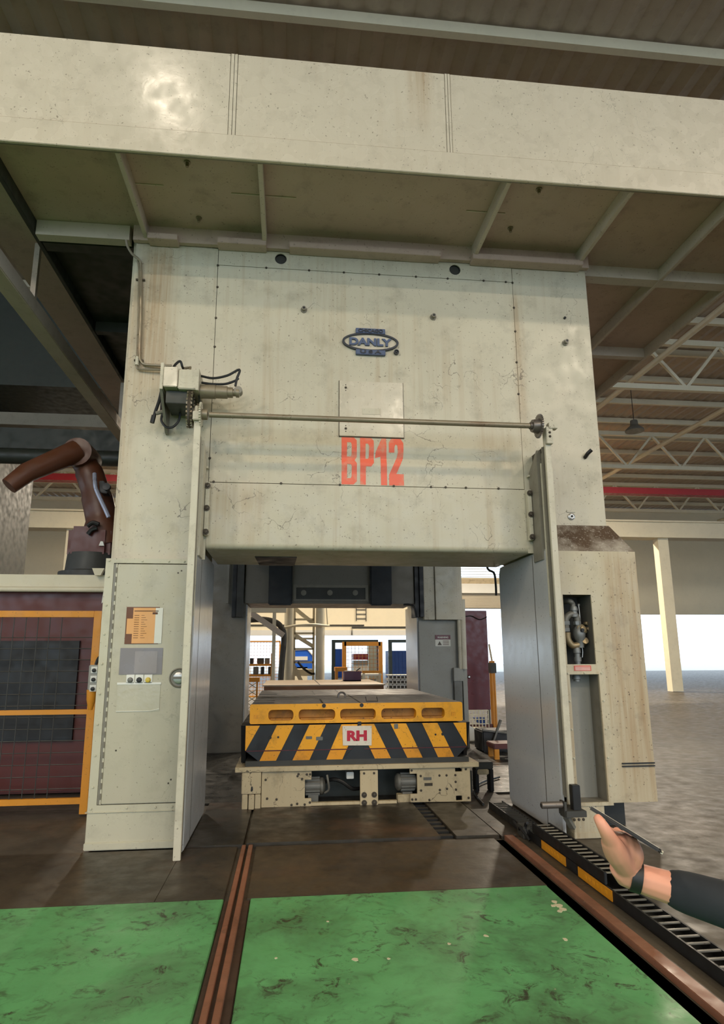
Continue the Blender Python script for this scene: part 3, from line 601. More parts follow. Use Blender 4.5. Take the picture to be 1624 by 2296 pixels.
# flush ring handle
hd = MB().lathe((-.975, YC-.003, 1.412), (0, -1, 0), [(0, .088), (.006, .088), (.012, .078), (.004, .072), (.002, .05)], 28).build('ring_handle', M_RAILD, dr, smooth=True)
MB().lathe((-.975, YC-.006, 1.412), (0, -1, 0), [(0, .052), (.014, .05), (.018, .04)], 24).build('handle_dish', M_CHROME, hd, smooth=True)
MB().box(-1.035, -.915, YC-.03, YC-.012, 1.402, 1.424).build('grip_bar', M_RAILD, hd, bevel=.004)
# papers and sleeves
x0, x1, z0, z1 = onc(285, 1361, 362, 1444)
pb = thing('document_board', 'brown document board with orange printed sheet taped to the cabinet door', 'document', ((x0+x1)/2, YC-.006, z0))
MB().box(x0, x1-.03, YC-.009, YC-.004, z0, z1).build('backing', paint('brown_tape', (104, 62, 34), .5, .06, .1, spots=0, bump=0), pb)
M_PAPO = paint('orange_paper', (222, 164, 104), .6, .04, .12, spots=0, bump=0); M_PAPW = paint('white_paper', (222, 220, 208), .6, .03, .1, spots=0, bump=0); M_INK = paint('ink', (92, 58, 38), .7, .05, 0, spots=0, bump=0)
sw = (x1-x0)
MB().box(x0+sw*.80, x1, YC-.011, YC-.009, z0+.006, z1-.008).build('white_margin', M_PAPW, pb)
sht = MB().box(x0+sw*.19, x0+sw*.80, YC-.012, YC-.009, z0+.006, z1-.008).build('printed_sheet', M_PAPO, pb)
MB().box(x0+.01, x0+sw*.20, YC-.0115, YC-.009, z0+.09, z1-.105).build('tape_patch', M_PAPO, pb)
MB().box(x0+sw*.22, x0+sw*.88, YC-.0135, YC-.012, z1-.040, z1-.033).build('printed_line', M_INK, sht)
MB().box(x0+sw*.72, x0+sw*.86, YC-.0135, YC-.012, z1-.066, z1-.048).build('printed_block', M_INK, sht)
for k in range(11):
    zz = z1-.075-k*.020
    MB().box(x0+sw*.23, x0+sw*.36, YC-.0135, YC-.012, zz-.004, zz).build('printed_line', M_INK, sht); MB().box(x0+sw*.42, x0+sw*(.50+.04*(k % 3)), YC-.0135, YC-.012, zz-.003, zz).build('printed_line', M_INK, sht)
x0, x1, z0, z1 = onc(271, 1453, 363, 1512)
t = thing('grey_document_sleeve', 'grey tinted plastic sleeve above the three push buttons', 'sleeve', ((x0+x1)/2, YC-.006, z0))
MB().box(x0, x1, YC-.009, YC-.004, z0, z1).build('sleeve', M_PLEX, t); MB().box(x0+.13, x1-.045, YC-.011, YC-.009, z0+.012, z1-.03).build('inner_sheet', paint('sleeve_sheet', (146, 138, 136), .35, .03, .05, spots=0, bump=0), t)
x0, x1, z0, z1 = onc(262, 1535, 357, 1597)
t = thing('clear_document_sleeve', 'empty clear plastic sleeve hanging below the push buttons', 'sleeve', ((x0+x1)/2, YC-.006, z0))
MB().box(x0+.01, x1, YC-.008, YC-.0045, z0+.012, z1).build('sleeve', paint('clear_sleeve', (188, 182, 160), .15, .03, .1, spots=0, bump=.12), t)
MB().box(x0+.005, x1+.005, YC-.012, YC-.0045, z1, z1+.018).build('header_strip', M_WHITE, t)
MB().tube([(x0+.01, YC-.009, z0+.012), (x1-.08, YC-.009, z0+.012), (x1, YC-.009, z0+.03)], .003, 6).build('lower_seam', M_WHITE, t)
for i, (px, mt, lb) in enumerate(((293, M_MOTOR, 'grey push button on white tile, left of the three'), (313, M_BLACK, 'black push button on white tile, middle of the three'), (333, paint('yellow_button', (206, 178, 60), .35, .04, .1, spots=0, bump=0), 'yellow push button on white tile, right of the three'))):
    c = at(px, 1523, YC); t = MB().box(c.x-.036, c.x+.036, YC-.012, YC-.004, c.z-.034, c.z+.040).build('button_tile', M_WHITE, cb, bevel=.003, label=lb)
    MB().lathe((c.x, YC-.012, c.z-.006), (0, -1, 0), [(0, .024), (.006, .024), (.006, .02), (.022, .019), (.025, .012)], 16).build('push_button', mt, t, smooth=True)

# ------------------------------------------------------------------ rear of the press: uprights, slide, cabinet
YR = 11.4
pp('rear_column', MB().box(-1.9, -.76, YR, 12.5, 0, 4.2), M_RAILD, bevel=.01)
pp('rear_column_lining', MB().box(-.76, -.735, YR+.03, 12.5, 0, 2.50), M_PLATE)
pp('rear_column', MB().box(2.34, 3.12, YR+.03, 12.5, 0, 4.2), M_GREY, bevel=.01)
pp('rear_column_lining', MB().box(2.31, 2.338, YR+.03, 12.55, 0, 2.50), M_PLATE)
pp('rear_cabinet', MB().box(2.335, 3.095, YR-.02, YR+.03, .3, 2.21), M_GREY, bevel=.004)
pp('rear_cabinet_edge', MB().box(3.12, 3.20, YR-.02, 11.9, 0, 2.22), M_GREY, bevel=.004)
pp('rear_housing', MB().box(2.42, 2.62, YR-.12, YR+.02, 2.23, 4.1), M_PRESS, bevel=.006); pp('rear_housing', MB().box(2.63, 3.12, YR-.16, YR+.02, 2.23, 4.1), M_PRESS, bevel=.006)
pp('gib', MB().box(2.265, 2.335, YR-.10, YR+.3, 2.28, 4.1), M_NAVY); pp('gib', MB().box(2.345, 2.415, YR-.14, YR+.3, 2.28, 4.1), M_NAVY)
pp('gib', MB().box(-1.0, -.93, YR-.1, YR, 2.27, 4.1), M_NAVY); pp('gib', MB().box(-.92, -.80, YR-.14, YR, 2.27, 4.1), M_DARKIN)
pp('gib_guard', MB().box(-1.10, -1.06, YR-.16, YR-.1, 2.5, 4.1), M_RAILD)
pp('slide', MB().box(-.79, 2.26, YR-.05, 12.45, 2.515, 4.1), paint('slide_paint', (116, 110, 98), .45, .08, .25), bevel=.012)
for x0, x1 in ((603, 656), (830, 878)):
    p, q = at(x0, 1300, YR-.1), at(x1, 1300, YR-.1)
    pp('slide_guide_block', MB().box(p.x, q.x, YR-.14, YR-.02, 2.48, 4.0), M_NAVY, bevel=.02)
p, q = at(657, 1311, YR-.06), at(826, 1348, YR-.06)
pk = pp('slide_panel', MB().prism([(p.x, q.z), (q.x, q.z), (q.x, p.z), (p.x, p.z)], YR-.075, YR-.045, 'y', ([(p.x+.06, q.z+.03), (q.x-.05, q.z+.03), (q.x-.05, p.z-.05), (p.x+.06, p.z-.05)],)), M_RAILD)
MB().box(p.x+.05, q.x-.04, YR-.056, YR-.046, q.z+.02, p.z-.04).build('dark_inset', M_DARKIN, pk)
for px in (681, 740, 797): c = at(px, 1329, YR-.06); MB().lathe((c.x, YR-.056, c.z), (0, -1, 0), [(0, .05), (.008, .05), (.012, .03)], 16).build('cover_disc', M_RAILD, pk, smooth=True)
pp('unseen_light_blocker', MB().box(-1.9, 3.2, 7.13, 12.5, 4.1, 4.4), M_DARKIN)  # out of view, put in to keep light out of the press
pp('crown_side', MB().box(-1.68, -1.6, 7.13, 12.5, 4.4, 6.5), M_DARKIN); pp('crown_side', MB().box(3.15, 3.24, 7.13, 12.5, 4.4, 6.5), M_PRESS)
pp('conduit_pipe', MB().tube([at(1036, 1344, YR-.1), at(1041, 1500, YR-.1)], .055, 10), M_RAIL, smooth=True); pp('conduit_pipe', MB().tube([at(1028, 1350, YR-.1), at(1033, 1500, YR-.1)], .035, 8), M_RAIL, smooth=True)
pp('junction_box', MB().box(2.93, 3.10, YR-.12, YR-.02, 1.15, 1.38), M_GREY, bevel=.006); pp('cable_duct', MB().box(2.94, 3.08, YR-.09, YR-.02, .3, 1.15), M_MOTOR)
pp('cable', MB().tube(smooth_path([at(1090, 1245, 7.5), at(1094, 1275, 7.5), at(1108, 1285, 7.5), at(1112, 1310, 7.5), at(1113, 1335, 7.5)]), .014, 8), M_BLACK, smooth=True)
pp('cable', MB().tube(smooth_path([at(905, 1356, YR-.1), at(918, 1356, YR-.1), at(929, 1362, YR-.1), at(934, 1385, YR-.1)]), .018, 6), M_BLACK, smooth=True)
x0, x1 = 2.629, 2.91; z0, z1 = 1.76, 1.96
ws = thing('warning_sign', 'small red and white WARNING sign on the grey rear cabinet', 'sign', (2.77, YR-.03, z0))
MB().box(x0, x1, YR-.028, YR-.02, z0, z1).build('plate', M_PAPW, ws); rb = MB().box(x0, x1, YR-.031, YR-.028, z1-.08, z1).build('red_band', M_MAROON, ws)
text_mb('WARNING', x0+.04, x1-.04, z1-.058, z1-.026, YR-.034, YR-.031, .02).build('lettering', M_PAPW, rb)
for k in range(3): MB().box(x0+.14, x1-.03, YR-.030, YR-.028, z0+.025+k*.03, z0+.035+k*.03).build('printed_line', M_INK, ws)
MB().prism([(x0+.04, z0+.02), (x0+.12, z0+.02), (x0+.08, z0+.09)], YR-.030, YR-.028).build('pictogram', M_BOLT, ws)

# ------------------------------------------------------------------ front moving bolster
YB1, YB2 = 7.25, 10.2
mb = thing('moving_bolster', 'moving bolster carriage with yellow slotted bed and black and yellow stripes', 'bolster', (.8, 8.7, 0))
def bp_(name, b, mat, parent=None, **k): return b.build(name, mat, parent or mb, **k)
bx0, bx1 = -.408, 1.968
pockets = [(-.208, .066), (.123, .526), (.58, .978), (1.04, 1.436), (1.495, 1.762)]
holes = [rrect(a_, b_, .908, 1.022, .045) for a_, b_ in pockets]
bed = bp_('bed_front', MB().prism(rrect(bx0, bx1, .875, 1.082, .02), YB1, YB1+.14, 'y', holes), M_YEL, smooth=True)
bp_('bed_body', MB().box(bx0+.01, bx1-.01, YB1+.138, YB2, .875, 1.06), M_YEL2)
for a_, b_ in pockets: bp_('pocket_floor', MB().box(a_-.01, b_+.01, YB1+.12, YB1+.137, .90, 1.03), M_POCK, bed); bp_('pocket_sill', MB().box(a_+.02, b_-.02, YB1+.03, YB1+.12, .905, .928), M_POCK, bed)
for x in (-.34, 1.86):
    pl = bp_('cast_number', text_mb('III', x-.022, x+.022, .93, .975, YB1-.003, YB1+.002, .0), M_YEL2, bed)
nst = 19
for k in range(nst):
    y0 = YB1+.02+k*(YB2-YB1-.02)/nst; y1 = y0+(YB2-YB1-.02)/nst-.04
    bp_('top_slat', MB().box(bx0+.015, bx1-.015, y0, y1, 1.055, 1.083), M_TOPW, bevel=.002)
for (xa, xb, y0, y1) in ((.38, .40, 7.3, 7.95), (.80, .82, 7.3, 9.3), (.36, .375, 8.9, 9.9), (.72, .735, 9.3, 10.1)): bp_('top_groove', MB().box(xa, xb, y0, y1, 1.082, 1.0845), M_BLACK)
for k, y in enumerate((7.42, 7.8, 8.3, 8.45, 9.0)): bp_('side_slot', MB().box(bx0+.02, bx0+.26+(.3 if k == 2 else 0), y, y+.05, 1.082, 1.0845), M_BLACK)
bp_('lifting_ring', MB().tube([(.68+.045*math.cos(t*math.pi/8), 8.25, 1.10+.045*math.sin(t*math.pi/8)) for t in range(16)], .012, 6, closed=True), M_STEEL)
p = at(823, 1570, 7.5)
bp_('wire_staple', MB().tube([(p.x-.01, 7.55, 1.13), (p.x-.01, 7.45, 1.086), (p.x+.12, 7.45, 1.086), (p.x+.12, 7.55, 1.13)], .005, 6), M_BLACK)
for x in (.38, .80): bp_('slot_key', MB().prism(circ(x+.02, 1.06, .022, 10), YB1-.006, YB1+.04), M_BLACK)
bp_('centre_pin', MB().box(.775, .815, YB1-.012, YB1+.02, .845, .885), M_BLACK, bevel=.004)
# striped body
bd_pts = [(-.45, .862), (2.008, .858), (2.006, .60), (1.89, .492), (-.30, .488), (-.448, .60)]
body = bp_('striped_body', MB().prism(bd_pts, YB1+.01, YB2-.02), M_NAVY)
bp_('body_corner', MB().prism([(YB1+.02, .86), (YB2-.1, .86), (YB2-.1, .45), (YB1+.2, .45)], -.50, -.45, 'x'), M_NAVY); bp_('body_corner', MB().prism([(YB1+.02, .86), (YB2-.1, .86), (YB2-.1, .45), (YB1+.2, .45)], 2.008, 2.05, 'x'), M_NAVY)
bp_('body_seam', MB().box(-.44, 2.0, YB1+.003, YB1+.012, .592, .598), M_MAROON, body)
def stripe(tx0, tx1, bx0_, bx1_, top=1626, bot=1705):
    A, B, C_, D = at(tx0, top, YB1), at(tx1, top, YB1), at(bx1_, bot, YB1), at(bx0_, bot, YB1)
    zt, zs, zb = .858, .595, .492
    def xa(z, T, Bm): return T.x+(Bm.x-T.x)*(zt-z)/(zt-zb)
    for z1_, z0_, mt in ((zt, zs+.006, M_YEL), (zs-.006, zb, M_YEL2)):
        bp_('yellow_stripe', MB().prism([(xa(z1_, A, D), z1_), (xa(z1_, B, C_), z1_), (xa(z0_, B, C_), z0_), (xa(z0_, A, D), z0_)], YB1+.003, YB1+.012), mt, body)
stripe(621, 659, 582, 619); stripe(694, 731, 656, 694); stripe(766, 803, 732, 768)
stripe(804, 839, 841, 877, 1622, 1698); stripe(876, 911, 914, 948, 1622, 1698); stripe(947, 981.5, 983, 1019, 1622, 1698)
A = at(553, 1626, YB1); B = at(583, 1626, YB1)
bp_('yellow_stripe', MB().prism([(-.448, .858), (B.x, .858), (-.440, .602), (-.447, .602)], YB1+.003, YB1+.012), M_YEL, body)
A = at(1017, 1622, YB1)
bp_('yellow_stripe', MB().prism([(A.x, .856), (2.006, .856), (2.004, .605)], YB1+.003, YB1+.012), M_YEL, body)
bp_('centre_black', MB().prism([(at(803, 1622, YB1).x, .66), (at(768, 1705, YB1).x+.0, .49), (at(841, 1700, YB1).x, .49)], YB1+.001, YB1+.0135), M_NAVY, body)
for x, y in ((606, 1654), (624, 1653), (977, 1647), (993, 1646)): c = at(x, y, YB1); bp_('bore', MB().cyl((c.x, YB1, c.z), (c.x, YB1+.012, c.z), .016 if x in (606, 993) else .011, n=12), M_BLACK, body)
for x0, x1, y0, y1 in ((686, 700, 1651, 1657), (709, 724, 1652, 1660), (884, 893, 1623, 1634)): p, q = at(x0, y0, YB1), at(x1, y1, YB1); bp_('scuff_plate', MB().prism(rrect(p.x, q.x, q.z, p.z, .008), YB1-.001, YB1+.011), M_MOTOR, body)
x0, x1, z0, z1 = .605, .931, .632, .842
rh = thing('placard', 'white cloth placard with red RH letters on the bolster front', 'placard', ((x0+x1)/2, YB1, z0))
MB().prism([(x0, z1), (x0+.005, z0+.005), (x1-.004, z0), (x1, z1-.003)], YB1-.008, YB1-.0015).build('cloth', paint('placard_white', (222, 212, 196), .7, .03, .3, spots=.5, bump=.05), rh)
text_mb('RH', x0+.05, x1-.055, z0+.05, z1-.05, YB1-.011, YB1-.0085, .055).build('lettering', paint('crimson_paint', (186, 32, 58), .6, .08, .3, spots=.5, bump=0), rh)
# carriage
bp_('ledge', MB().box(-.545, 2.122, YB1-.04, YB2, .386, .437), M_CART, bevel=.004)
bp_('ledge_top', MB().box(-.44, 2.02, YB1, YB2-.1, .437, .492), M_DARKIN)
YP = YB1+.0
def cpanel(pts, name='end_plate', y=YP, holes=()): return bp_(name, MB().prism(pts, y, y+.03, 'y', holes), M_CART, bevel=.003)
pn = cpanel([(-.262, .02), (.27, .02), (.27, .10), (.20, .10), (.20, .29), (.27, .29), (.27, .378), (-.262, .378)])
for x, z in ((-.22, .30), (-.20, .11), (-.1, .10), (.12, .33), (.17, .30), (.13, .35), (.20, .04), (.12, .05), (.255, .06), (.255, .345), (.22, .345), (.06, .04)): put('bolt', BOLT, (x, YP, z), pn)
pn = cpanel([(1.35, .03), (2.028, .022), (2.028, .386), (1.35, .386), (1.35, .325), (1.43, .325), (1.43, .115), (1.35, .115)], holes=([(1.86, .035), (1.93, .035), (1.93, .085), (1.86, .085)], [(1.86, .335), (1.94, .335), (1.94, .375), (1.86, .375)]))
for x, z in ((1.37, .36), (1.47, .30), (1.47, .15), (1.68, .30), (1.68, .15), (1.37, .06), (1.41, .06), (1.76, .30), (1.86, .30), (1.86, .23), (1.76, .16), (1.86, .15), (1.98, .36), (2.0, .06), (1.56, .05)): put('bolt', BOLT, (x, YP, z), pn)
bp_('rating_plate', MB().box(1.50, 1.59, YP-.003, YP, .255, .285), M_MOTOR, pn); bp_('rating_plate', MB().box(1.51, 1.60, YP-.003, YP, .195, .225), M_BOLT, pn)
pn = cpanel([(.797, .005), (.992, .005), (.992, .375), (.797, .375)], 'centre_plate', YP-.02)
for x in (.84, .95):
    for z in (.125, .045): put('bolt', BOLTBIG, (x, YP-.02, z), pn)
    put('bolt', BOLT, (x, YP-.02, .345), pn)
bp_('centre_foot', MB().box(.84, .98, YP-.01, YP+.1, -.02, .005), M_CART)
bp_('wheel_box', MB().box(-.472, -.268, YP-.03, YP+.25, .165, .382), M_CART, bevel=.006)
bp_('wheel_box_lip', MB().box(-.468, -.27, YP-.02, YP+.25, .30, .382), M_CART)
for x0, x1 in ((-.465, -.405), (-.395, -.335), (-.328, -.268)): bp_('wheel_guard', MB().box(x0, x1, YP-.035+(0.012 if x0 < -.4 else 0), YP+.2, .01, .16), M_CART, bevel=.005)
bp_('keyhole', MB().prism([(-.375, .195), (-.36, .19), (-.35, .205), (-.355, .24), (-.37, .24)], YP-.033, YP-.028), M_BLACK)
bp_('bottom_rail', MB().box(.27, .80, YP+.0, YP+.05, .025, .055), M_CART); bp_('bottom_rail', MB().box(.99, 1.2, YP, YP+.05, .025, .055), M_CART)
bp_('back_plate', MB().box(-.26, 2.02, YP+.45, YP+.48, .02, .38), M_DKGRN_SHADE)
bp_('chassis', MB().box(-.42, 2.02, YP+.5, YB2-.1, .05, .385), M_DARKIN)
for (xm, d, zc) in ((.20, 1, .20), (1.43, -1, .22)):
    prof = [(0, .085), (.02, .085)]
    mt = bp_('drive_motor', MB().lathe((xm, YP+.14, zc), (d, 0, 0), [(0, .085), (.17, .085), (.172, .092), (.20, .092), (.21, .08), (.225, .06)], 20), M_MOTOR, smooth=True)
    for k in range(14): t = 2*math.pi*k/14; bp_('cooling_fin', MB().bar((xm+d*.01, YP+.14+.09*math.cos(t), zc+.09*math.sin(t)), (xm+d*.165, YP+.14+.09*math.cos(t), zc+.09*math.sin(t)), .006, .014), M_MOTOR, mt)
    bp_('motor_foot', MB().box(xm+d*.04, xm+d*.15, YP+.09, YP+.19, .03, .12), M_MOTOR, mt)
bp_('hose', MB().tube(smooth_path([(.42, YP+.2, .22), (.5, YP+.1, .27), (.6, YP+.08, .25), (.72, YP+.1, .17), (.82, YP+.2, .15)]), .02, 8), M_BLACK, smooth=True)
bp_('hose', MB().tube(smooth_path([(.44, YP+.02, .33), (.45, YP-.0, .27), (.46, YP+.03, .18), (.42, YP+.06, .14)]), .012, 8), M_MOTOR, smooth=True)
bp_('connector', MB().box(.66, .74, YP+.1, YP+.2, .27, .34), M_WHITE, bevel=.004)
bp_('sump', MB().box(1.22, 1.36, YP+.06, YP+.16, .01, .10), M_CART, bevel=.004)
bp_('side_step', MB().box(2.03, 2.12, YP+.25, YP+.7, .06, .30), M_DARKIN)
# rear bolster
mb2 = thing('moving_bolster', 'brown second bolster with pale top behind the striped one', 'bolster', (.75, 14, 0))
rx0, rx1, ry0, ry1, rz = -.47, 1.92, 13.0, 15.6, 1.025
MB().box(rx0, rx1, ry0+.02, ry1, rz-.19, rz-.01).build('bed', M_BROWN, mb2)
rh_ = [rrect(a_-.05, b_-.06, rz-.16, rz-.06, .03) for a_, b_ in pockets]
fr = MB().prism([(rx0, rz-.2), (rx1, rz-.2), (rx1, rz-.012), (rx0, rz-.012)], ry0, ry0+.08, 'y', rh_).build('bed_front', M_BROWN, mb2)
for a_, b_ in pockets: MB().box(a_-.06, b_-.05, ry0+.06, ry0+.079, rz-.17, rz-.05).build('pocket_floor', M_DARKIN, fr)
for k in range(10): y0 = ry0-.02+k*.262; MB().box(rx0-.03, rx1+.03, y0, y0+.245, rz-.012, rz+.012).build('top_slat', M_TOPB, mb2, bevel=.002)
MB().box(.62, .64, ry0, ry1, rz+.012, rz+.014).build('top_groove', M_BLACK, mb2)
MB().box(rx0+.02, rx1-.02, ry0+.1, ry1, .05, rz-.2).build('carriage', M_DARKIN, mb2)
# purple crate on it
p, q = at(772, 1500, 14.6), at(810, 1519, 14.6)
pc = thing('plastic_crate', 'purple plastic crate with loose scraps on the rear bolster', 'crate', ((p.x+q.x)/2, 14.8, rz+.012))
cz0 = rz+.013
b = MB(); 
for (a0, a1, b0, b1) in ((p.x, q.x, 14.6, 14.62), (p.x, q.x, 14.94, 14.96), (p.x, p.x+.02, 14.62, 14.94), (q.x-.02, q.x, 14.62, 14.94)): b.box(a0, a1, b0, b1, cz0, cz0+.21)
b.box(p.x, q.x, 14.6, 14.96, cz0, cz0+.02); b.build('bin', M_PURPLE, pc); MB().box(p.x-.012, q.x+.012, 14.588, 14.6, cz0+.18, cz0+.215).build('rim', M_PURPLE, pc)
MB().box(p.x+.03, q.x-.1, 14.65, 14.9, cz0+.02, cz0+.225).build('contents', M_CART, pc); MB().bar((q.x-.12, 14.75, cz0+.2), (q.x-.0, 14.75, cz0+.29), .03, .02).build('offcut', M_BLACK, pc)

# ------------------------------------------------------------------ cable drag chain
tr = thing('cable_drag_chain', 'black ladder-like cable drag chain lying beside the right rail', 'cable chain', (2.23, 5.2, 0))
TX0, TX1 = 2.150, 2.305
for x in (TX0, TX1-.012):
    MB().box(x, x+.012, -1.5, 7.0, .0, .075).build('lower_side_band', M_BLACK, tr); MB().box(x-.004, x+.016, 4.45, 5.75, .08, .156).build('upper_side_band', M_BLACK, tr, bevel=.003)
for k in range(15): MB().box(TX0+.012, TX1-.012, 4.46+k*.088, 4.480+k*.088, .146, .152).build('upper_rung', M_RAILD, tr)
for k in range(40): MB().box(TX0+.012, TX1-.012, .9+k*.089, .918+k*.089, .066, .073).build('lower_rung', M_MOTOR, tr)
for k in range(16): MB().box(TX0+.012, TX1-.012, 5.85+k*.07, 5.87+k*.07, .055, .075).build('lower_rung', M_DARKIN, tr)
MB().box(TX0+.013, TX1-.013, -1.5, 7.0, .002, .02).build('cable_bed', M_BLACK, tr)
MB().tube([(TX0-.02, 5.82+.05*math.sin(t), .08+.06*math.cos(t)) for t in [math.pi*k/8 for k in range(9)]], .014, 6).build('bend_link', M_BLACK, tr)
MB().box(TX0-.05, TX0+.02, 5.86, 6.0, .0, .10).build('anchor_bracket', M_DARKIN, tr); MB().tube(smooth_path([(2.1, 5.7, .03), (2.07, 5.85, .10), (2.11, 5.98, .05), (2.1, 6.1, .09)]), .012, 6).build('loose_cable', M_BLACK, tr)
for (y0, y1) in ((5.08, 5.55), (4.36, 4.86)):
    lbp = MB().box(TX0-.006, TX0, y0, y1, .006, .072).build('yellow_label', M_ORANGE, tr)
    for k in range(6): MB().box(TX0-.0075, TX0-.006, y0+.06+k*.06, y0+.09+k*.06, .030, .052).build('faded_mark', M_YEL2, lbp)

# ------------------------------------------------------------------ left neighbour: red-brown machine, robot arm, yellow guard
mc = thing('press_feeder', 'dark red-brown machine body with pale top rail left of the cabinet', 'machine', (-3.0, 9, 0))
MB().box(-4.6, -2.28, 8.4, 10.5, 0, 2.62).build('body', M_REDBR, mc, bevel=.02)
MB().box(-4.6, -2.25, 8.30, 8.38, 2.46, 2.62).build('top_rail', M_CRSTEEL, mc, bevel=.006); MB().tube([(-4.6, 8.27, 2.43), (-2.25, 8.27, 2.43)], .035, 10).build('rail_pipe', M_CRSTEEL, mc, smooth=True)
p = at(222, 1285, 8.3)
MB().prism([(p.x-.06, p.z+.05), (p.x+.09, p.z+.05), (p.x+.05, p.z-.04), (p.x-.02, p.z-.04)], 8.2, 8.26).build('pipe_bracket', M_CRSTEEL, mc)
MB().box(-4.4, -2.6, 8.36, 8.4, .6, 1.8).build('dark_opening', M_BLACK, mc)
p = at(232, 1320, 7.6)
o = MB().prism([(p.x-.01, p.z-.17), (p.x+.05, p.z-.12), (p.x+.06, p.z+.17), (p.x+.02, p.z+.17)], 7.6, 7.604).build('paper_slip', M_PAPW, None)
o.data.materials[0] = M_PAPW; tag(o, 'white paper slip hanging beside the cabinet at left', 'paper')
rb = thing('robot_arm', 'dark orange-brown robot arm rising above the red-brown machine', 'robot', (-2.7, 9.2, 2.62))
R8 = 9.0
MB().lathe((-2.72, R8, 2.625), (0, 0, 1), [(0, .42), (.10, .42), (.12, .34), (.36, .32)], 24).build('turntable', M_DARKIN, rb, smooth=True)
MB().box(-3.0, -2.44, R8-.25, R8+.25, 2.9, 3.35).build('shoulder', M_REDBR, rb, bevel=.06)
MB().tube(smooth_path([at(236, 1225, R8), at(228, 1165, R8), at(215, 1105, R8), at(196, 1050, R8), at(170, 1010, R8)]), [.24]*6+[.21]*6+[.19]*6+[.17]*7, 14).build('lower_arm', M_ROBOT, rb, smooth=True)
MB().lathe(at(172, 1012, 8.75), (0, 1, 0), [(0, .2), (.5, .2)], 20).build('elbow', M_ROBOT, rb, smooth=True)
MB().tube([at(172, 1012, 8.8), at(60, 1060, 8.4), at(20, 1090, 8.3)], [.16, .13, .11], 14).build('forearm', M_ROBOT, rb, smooth=True)
MB().prism([(at(224, 1080, 8.7).x, at(224, 1080, 8.7).z), (at(236, 1080, 8.7).x, at(236, 1080, 8.7).z), (at(243, 1108, 8.7).x, at(243, 1108, 8.7).z), (at(225, 1106, 8.7).x, at(225, 1106, 8.7).z)], 8.65, 8.85).build('counter_box', M_BLACK, rb, bevel=.01)
MB().lathe(at(241, 1093, 8.68), (0, -1, 0), [(0, .05), (.06, .05)], 12).build('sensor', M_BLACK, rb)
MB().tube(smooth_path([at(212, 1062, 8.65), at(213, 1082, 8.6), at(216, 1098, 8.6), at(228, 1125, 8.6), at(236, 1142, 8.6), at(244, 1160, 8.6)]), .028, 8).build('dress_hose', paint('hose_sleeve', (170, 172, 190), .35, .1, .2, metal=.3), rb, smooth=True)
MB().tube(smooth_path([at(196, 1180, 8.7), at(208, 1172, 8.7), at(222, 1176, 8.7)]), .03, 8).build('cable', M_BLACK, rb, smooth=True)
MB().tube(smooth_path([at(197, 1198, 8.7), at(206, 1188, 8.7), at(218, 1184, 8.7)]), .03, 8).build('cable', M_BLACK, rb, smooth=True)
p = at(221, 1215, 8.6); MB().prism([(p.x-.03, p.z-.03), (p.x+.04, p.z-.03), (p.x+.02, p.z+.03), (p.x-.01, p.z+.03)], 8.72, 8.745).build('maker_mark', M_WHITE, rb)
yg = thing('safety_guard', 'yellow steel guard frame standing left of the control cabinet', 'guard', (-2.3, 7.3, 0))
p, q = at(213, 1370, 7.3), at(224, 1370, 7.3)
MB().box(p.x, q.x+.03, 7.28, 7.34, 0, p.z).build('post', M_ORANGE, yg, bevel=.004); MB().box(q.x+.035, q.x+.06, 7.30, 7.36, 0, p.z-.01).build('post_flange', M_ORANGE, yg)
MB().box(-4.2, p.x, 7.285, 7.335, p.z-.07, p.z).build('top_bar', M_ORANGE, yg, bevel=.004); MB().box(-4.2, p.x, 7.29, 7.33, .1, .16).build('bottom_bar', M_ORANGE, yg); MB().box(-4.2, -4.14, 7.28, 7.34, 0, p.z).build('post', M_ORANGE, yg)
MB().box(-4.2, p.x, 7.29, 7.33, 1.0, 1.05).build('mid_bar', M_ORANGE, yg)
for k in range(14): MB().cyl((-4.1+k*.125, 7.31, .16), (-4.1+k*.125, 7.31, p.z-.07), .005, n=5).build('mesh_wire', M_DARKIN, yg)
for k in range(14): MB().cyl((-4.14, 7.318, .25+k*.12), (p.x, 7.318, .25+k*.12), .005, n=5).build('mesh_wire', M_DARKIN, yg)
c0, c1 = at(200, 1491, 6.9), at(219, 1547, 6.9)
pbx = thing('pendant_box', 'grey push button box with three dark buttons by the yellow guard', 'control box', ((c0.x+c1.x)/2, 6.95, c1.z))
MB().box(c0.x, c1.x, 6.9, 6.99, c1.z, c0.z).build('case', M_GREY, pbx, bevel=.006); 
for k in range(3):
    zc = c0.z-.05-k*.092; xc = (c0.x+c1.x)/2+.005
    t = MB().box(xc-.032, xc+.03, 6.893, 6.9, zc-.03, zc+.034).build('button_tile', M_WHITE, pbx); MB().lathe((xc, 6.893, zc-.004), (0, -1, 0), [(0, .02), (.02, .019), (.024, .01)], 14).build('push_button', M_BLACK, t, smooth=True)
MB().box(c0.x+.03, c1.x-.03, 6.99, 7.285, c1.z+.08, c0.z-.08).build('arm', M_DARKIN, pbx); MB().tube(smooth_path([((c0.x+c1.x)/2, 6.95, c0.z), ((c0.x+c1.x)/2+.03, 6.97, c0.z+.08), ((c0.x+c1.x)/2+.10, 7.1, c0.z+.06)]), .016, 8).build('cable', M_BLACK, pbx)
MB().lathe(((c0.x+c1.x)/2-.02, 6.95, c1.z), (0, 0, -1), [(0, .05), (.1, .045), (.2, .02)], 12).build('warning_lamp', M_ORANGE, pbx, smooth=True)
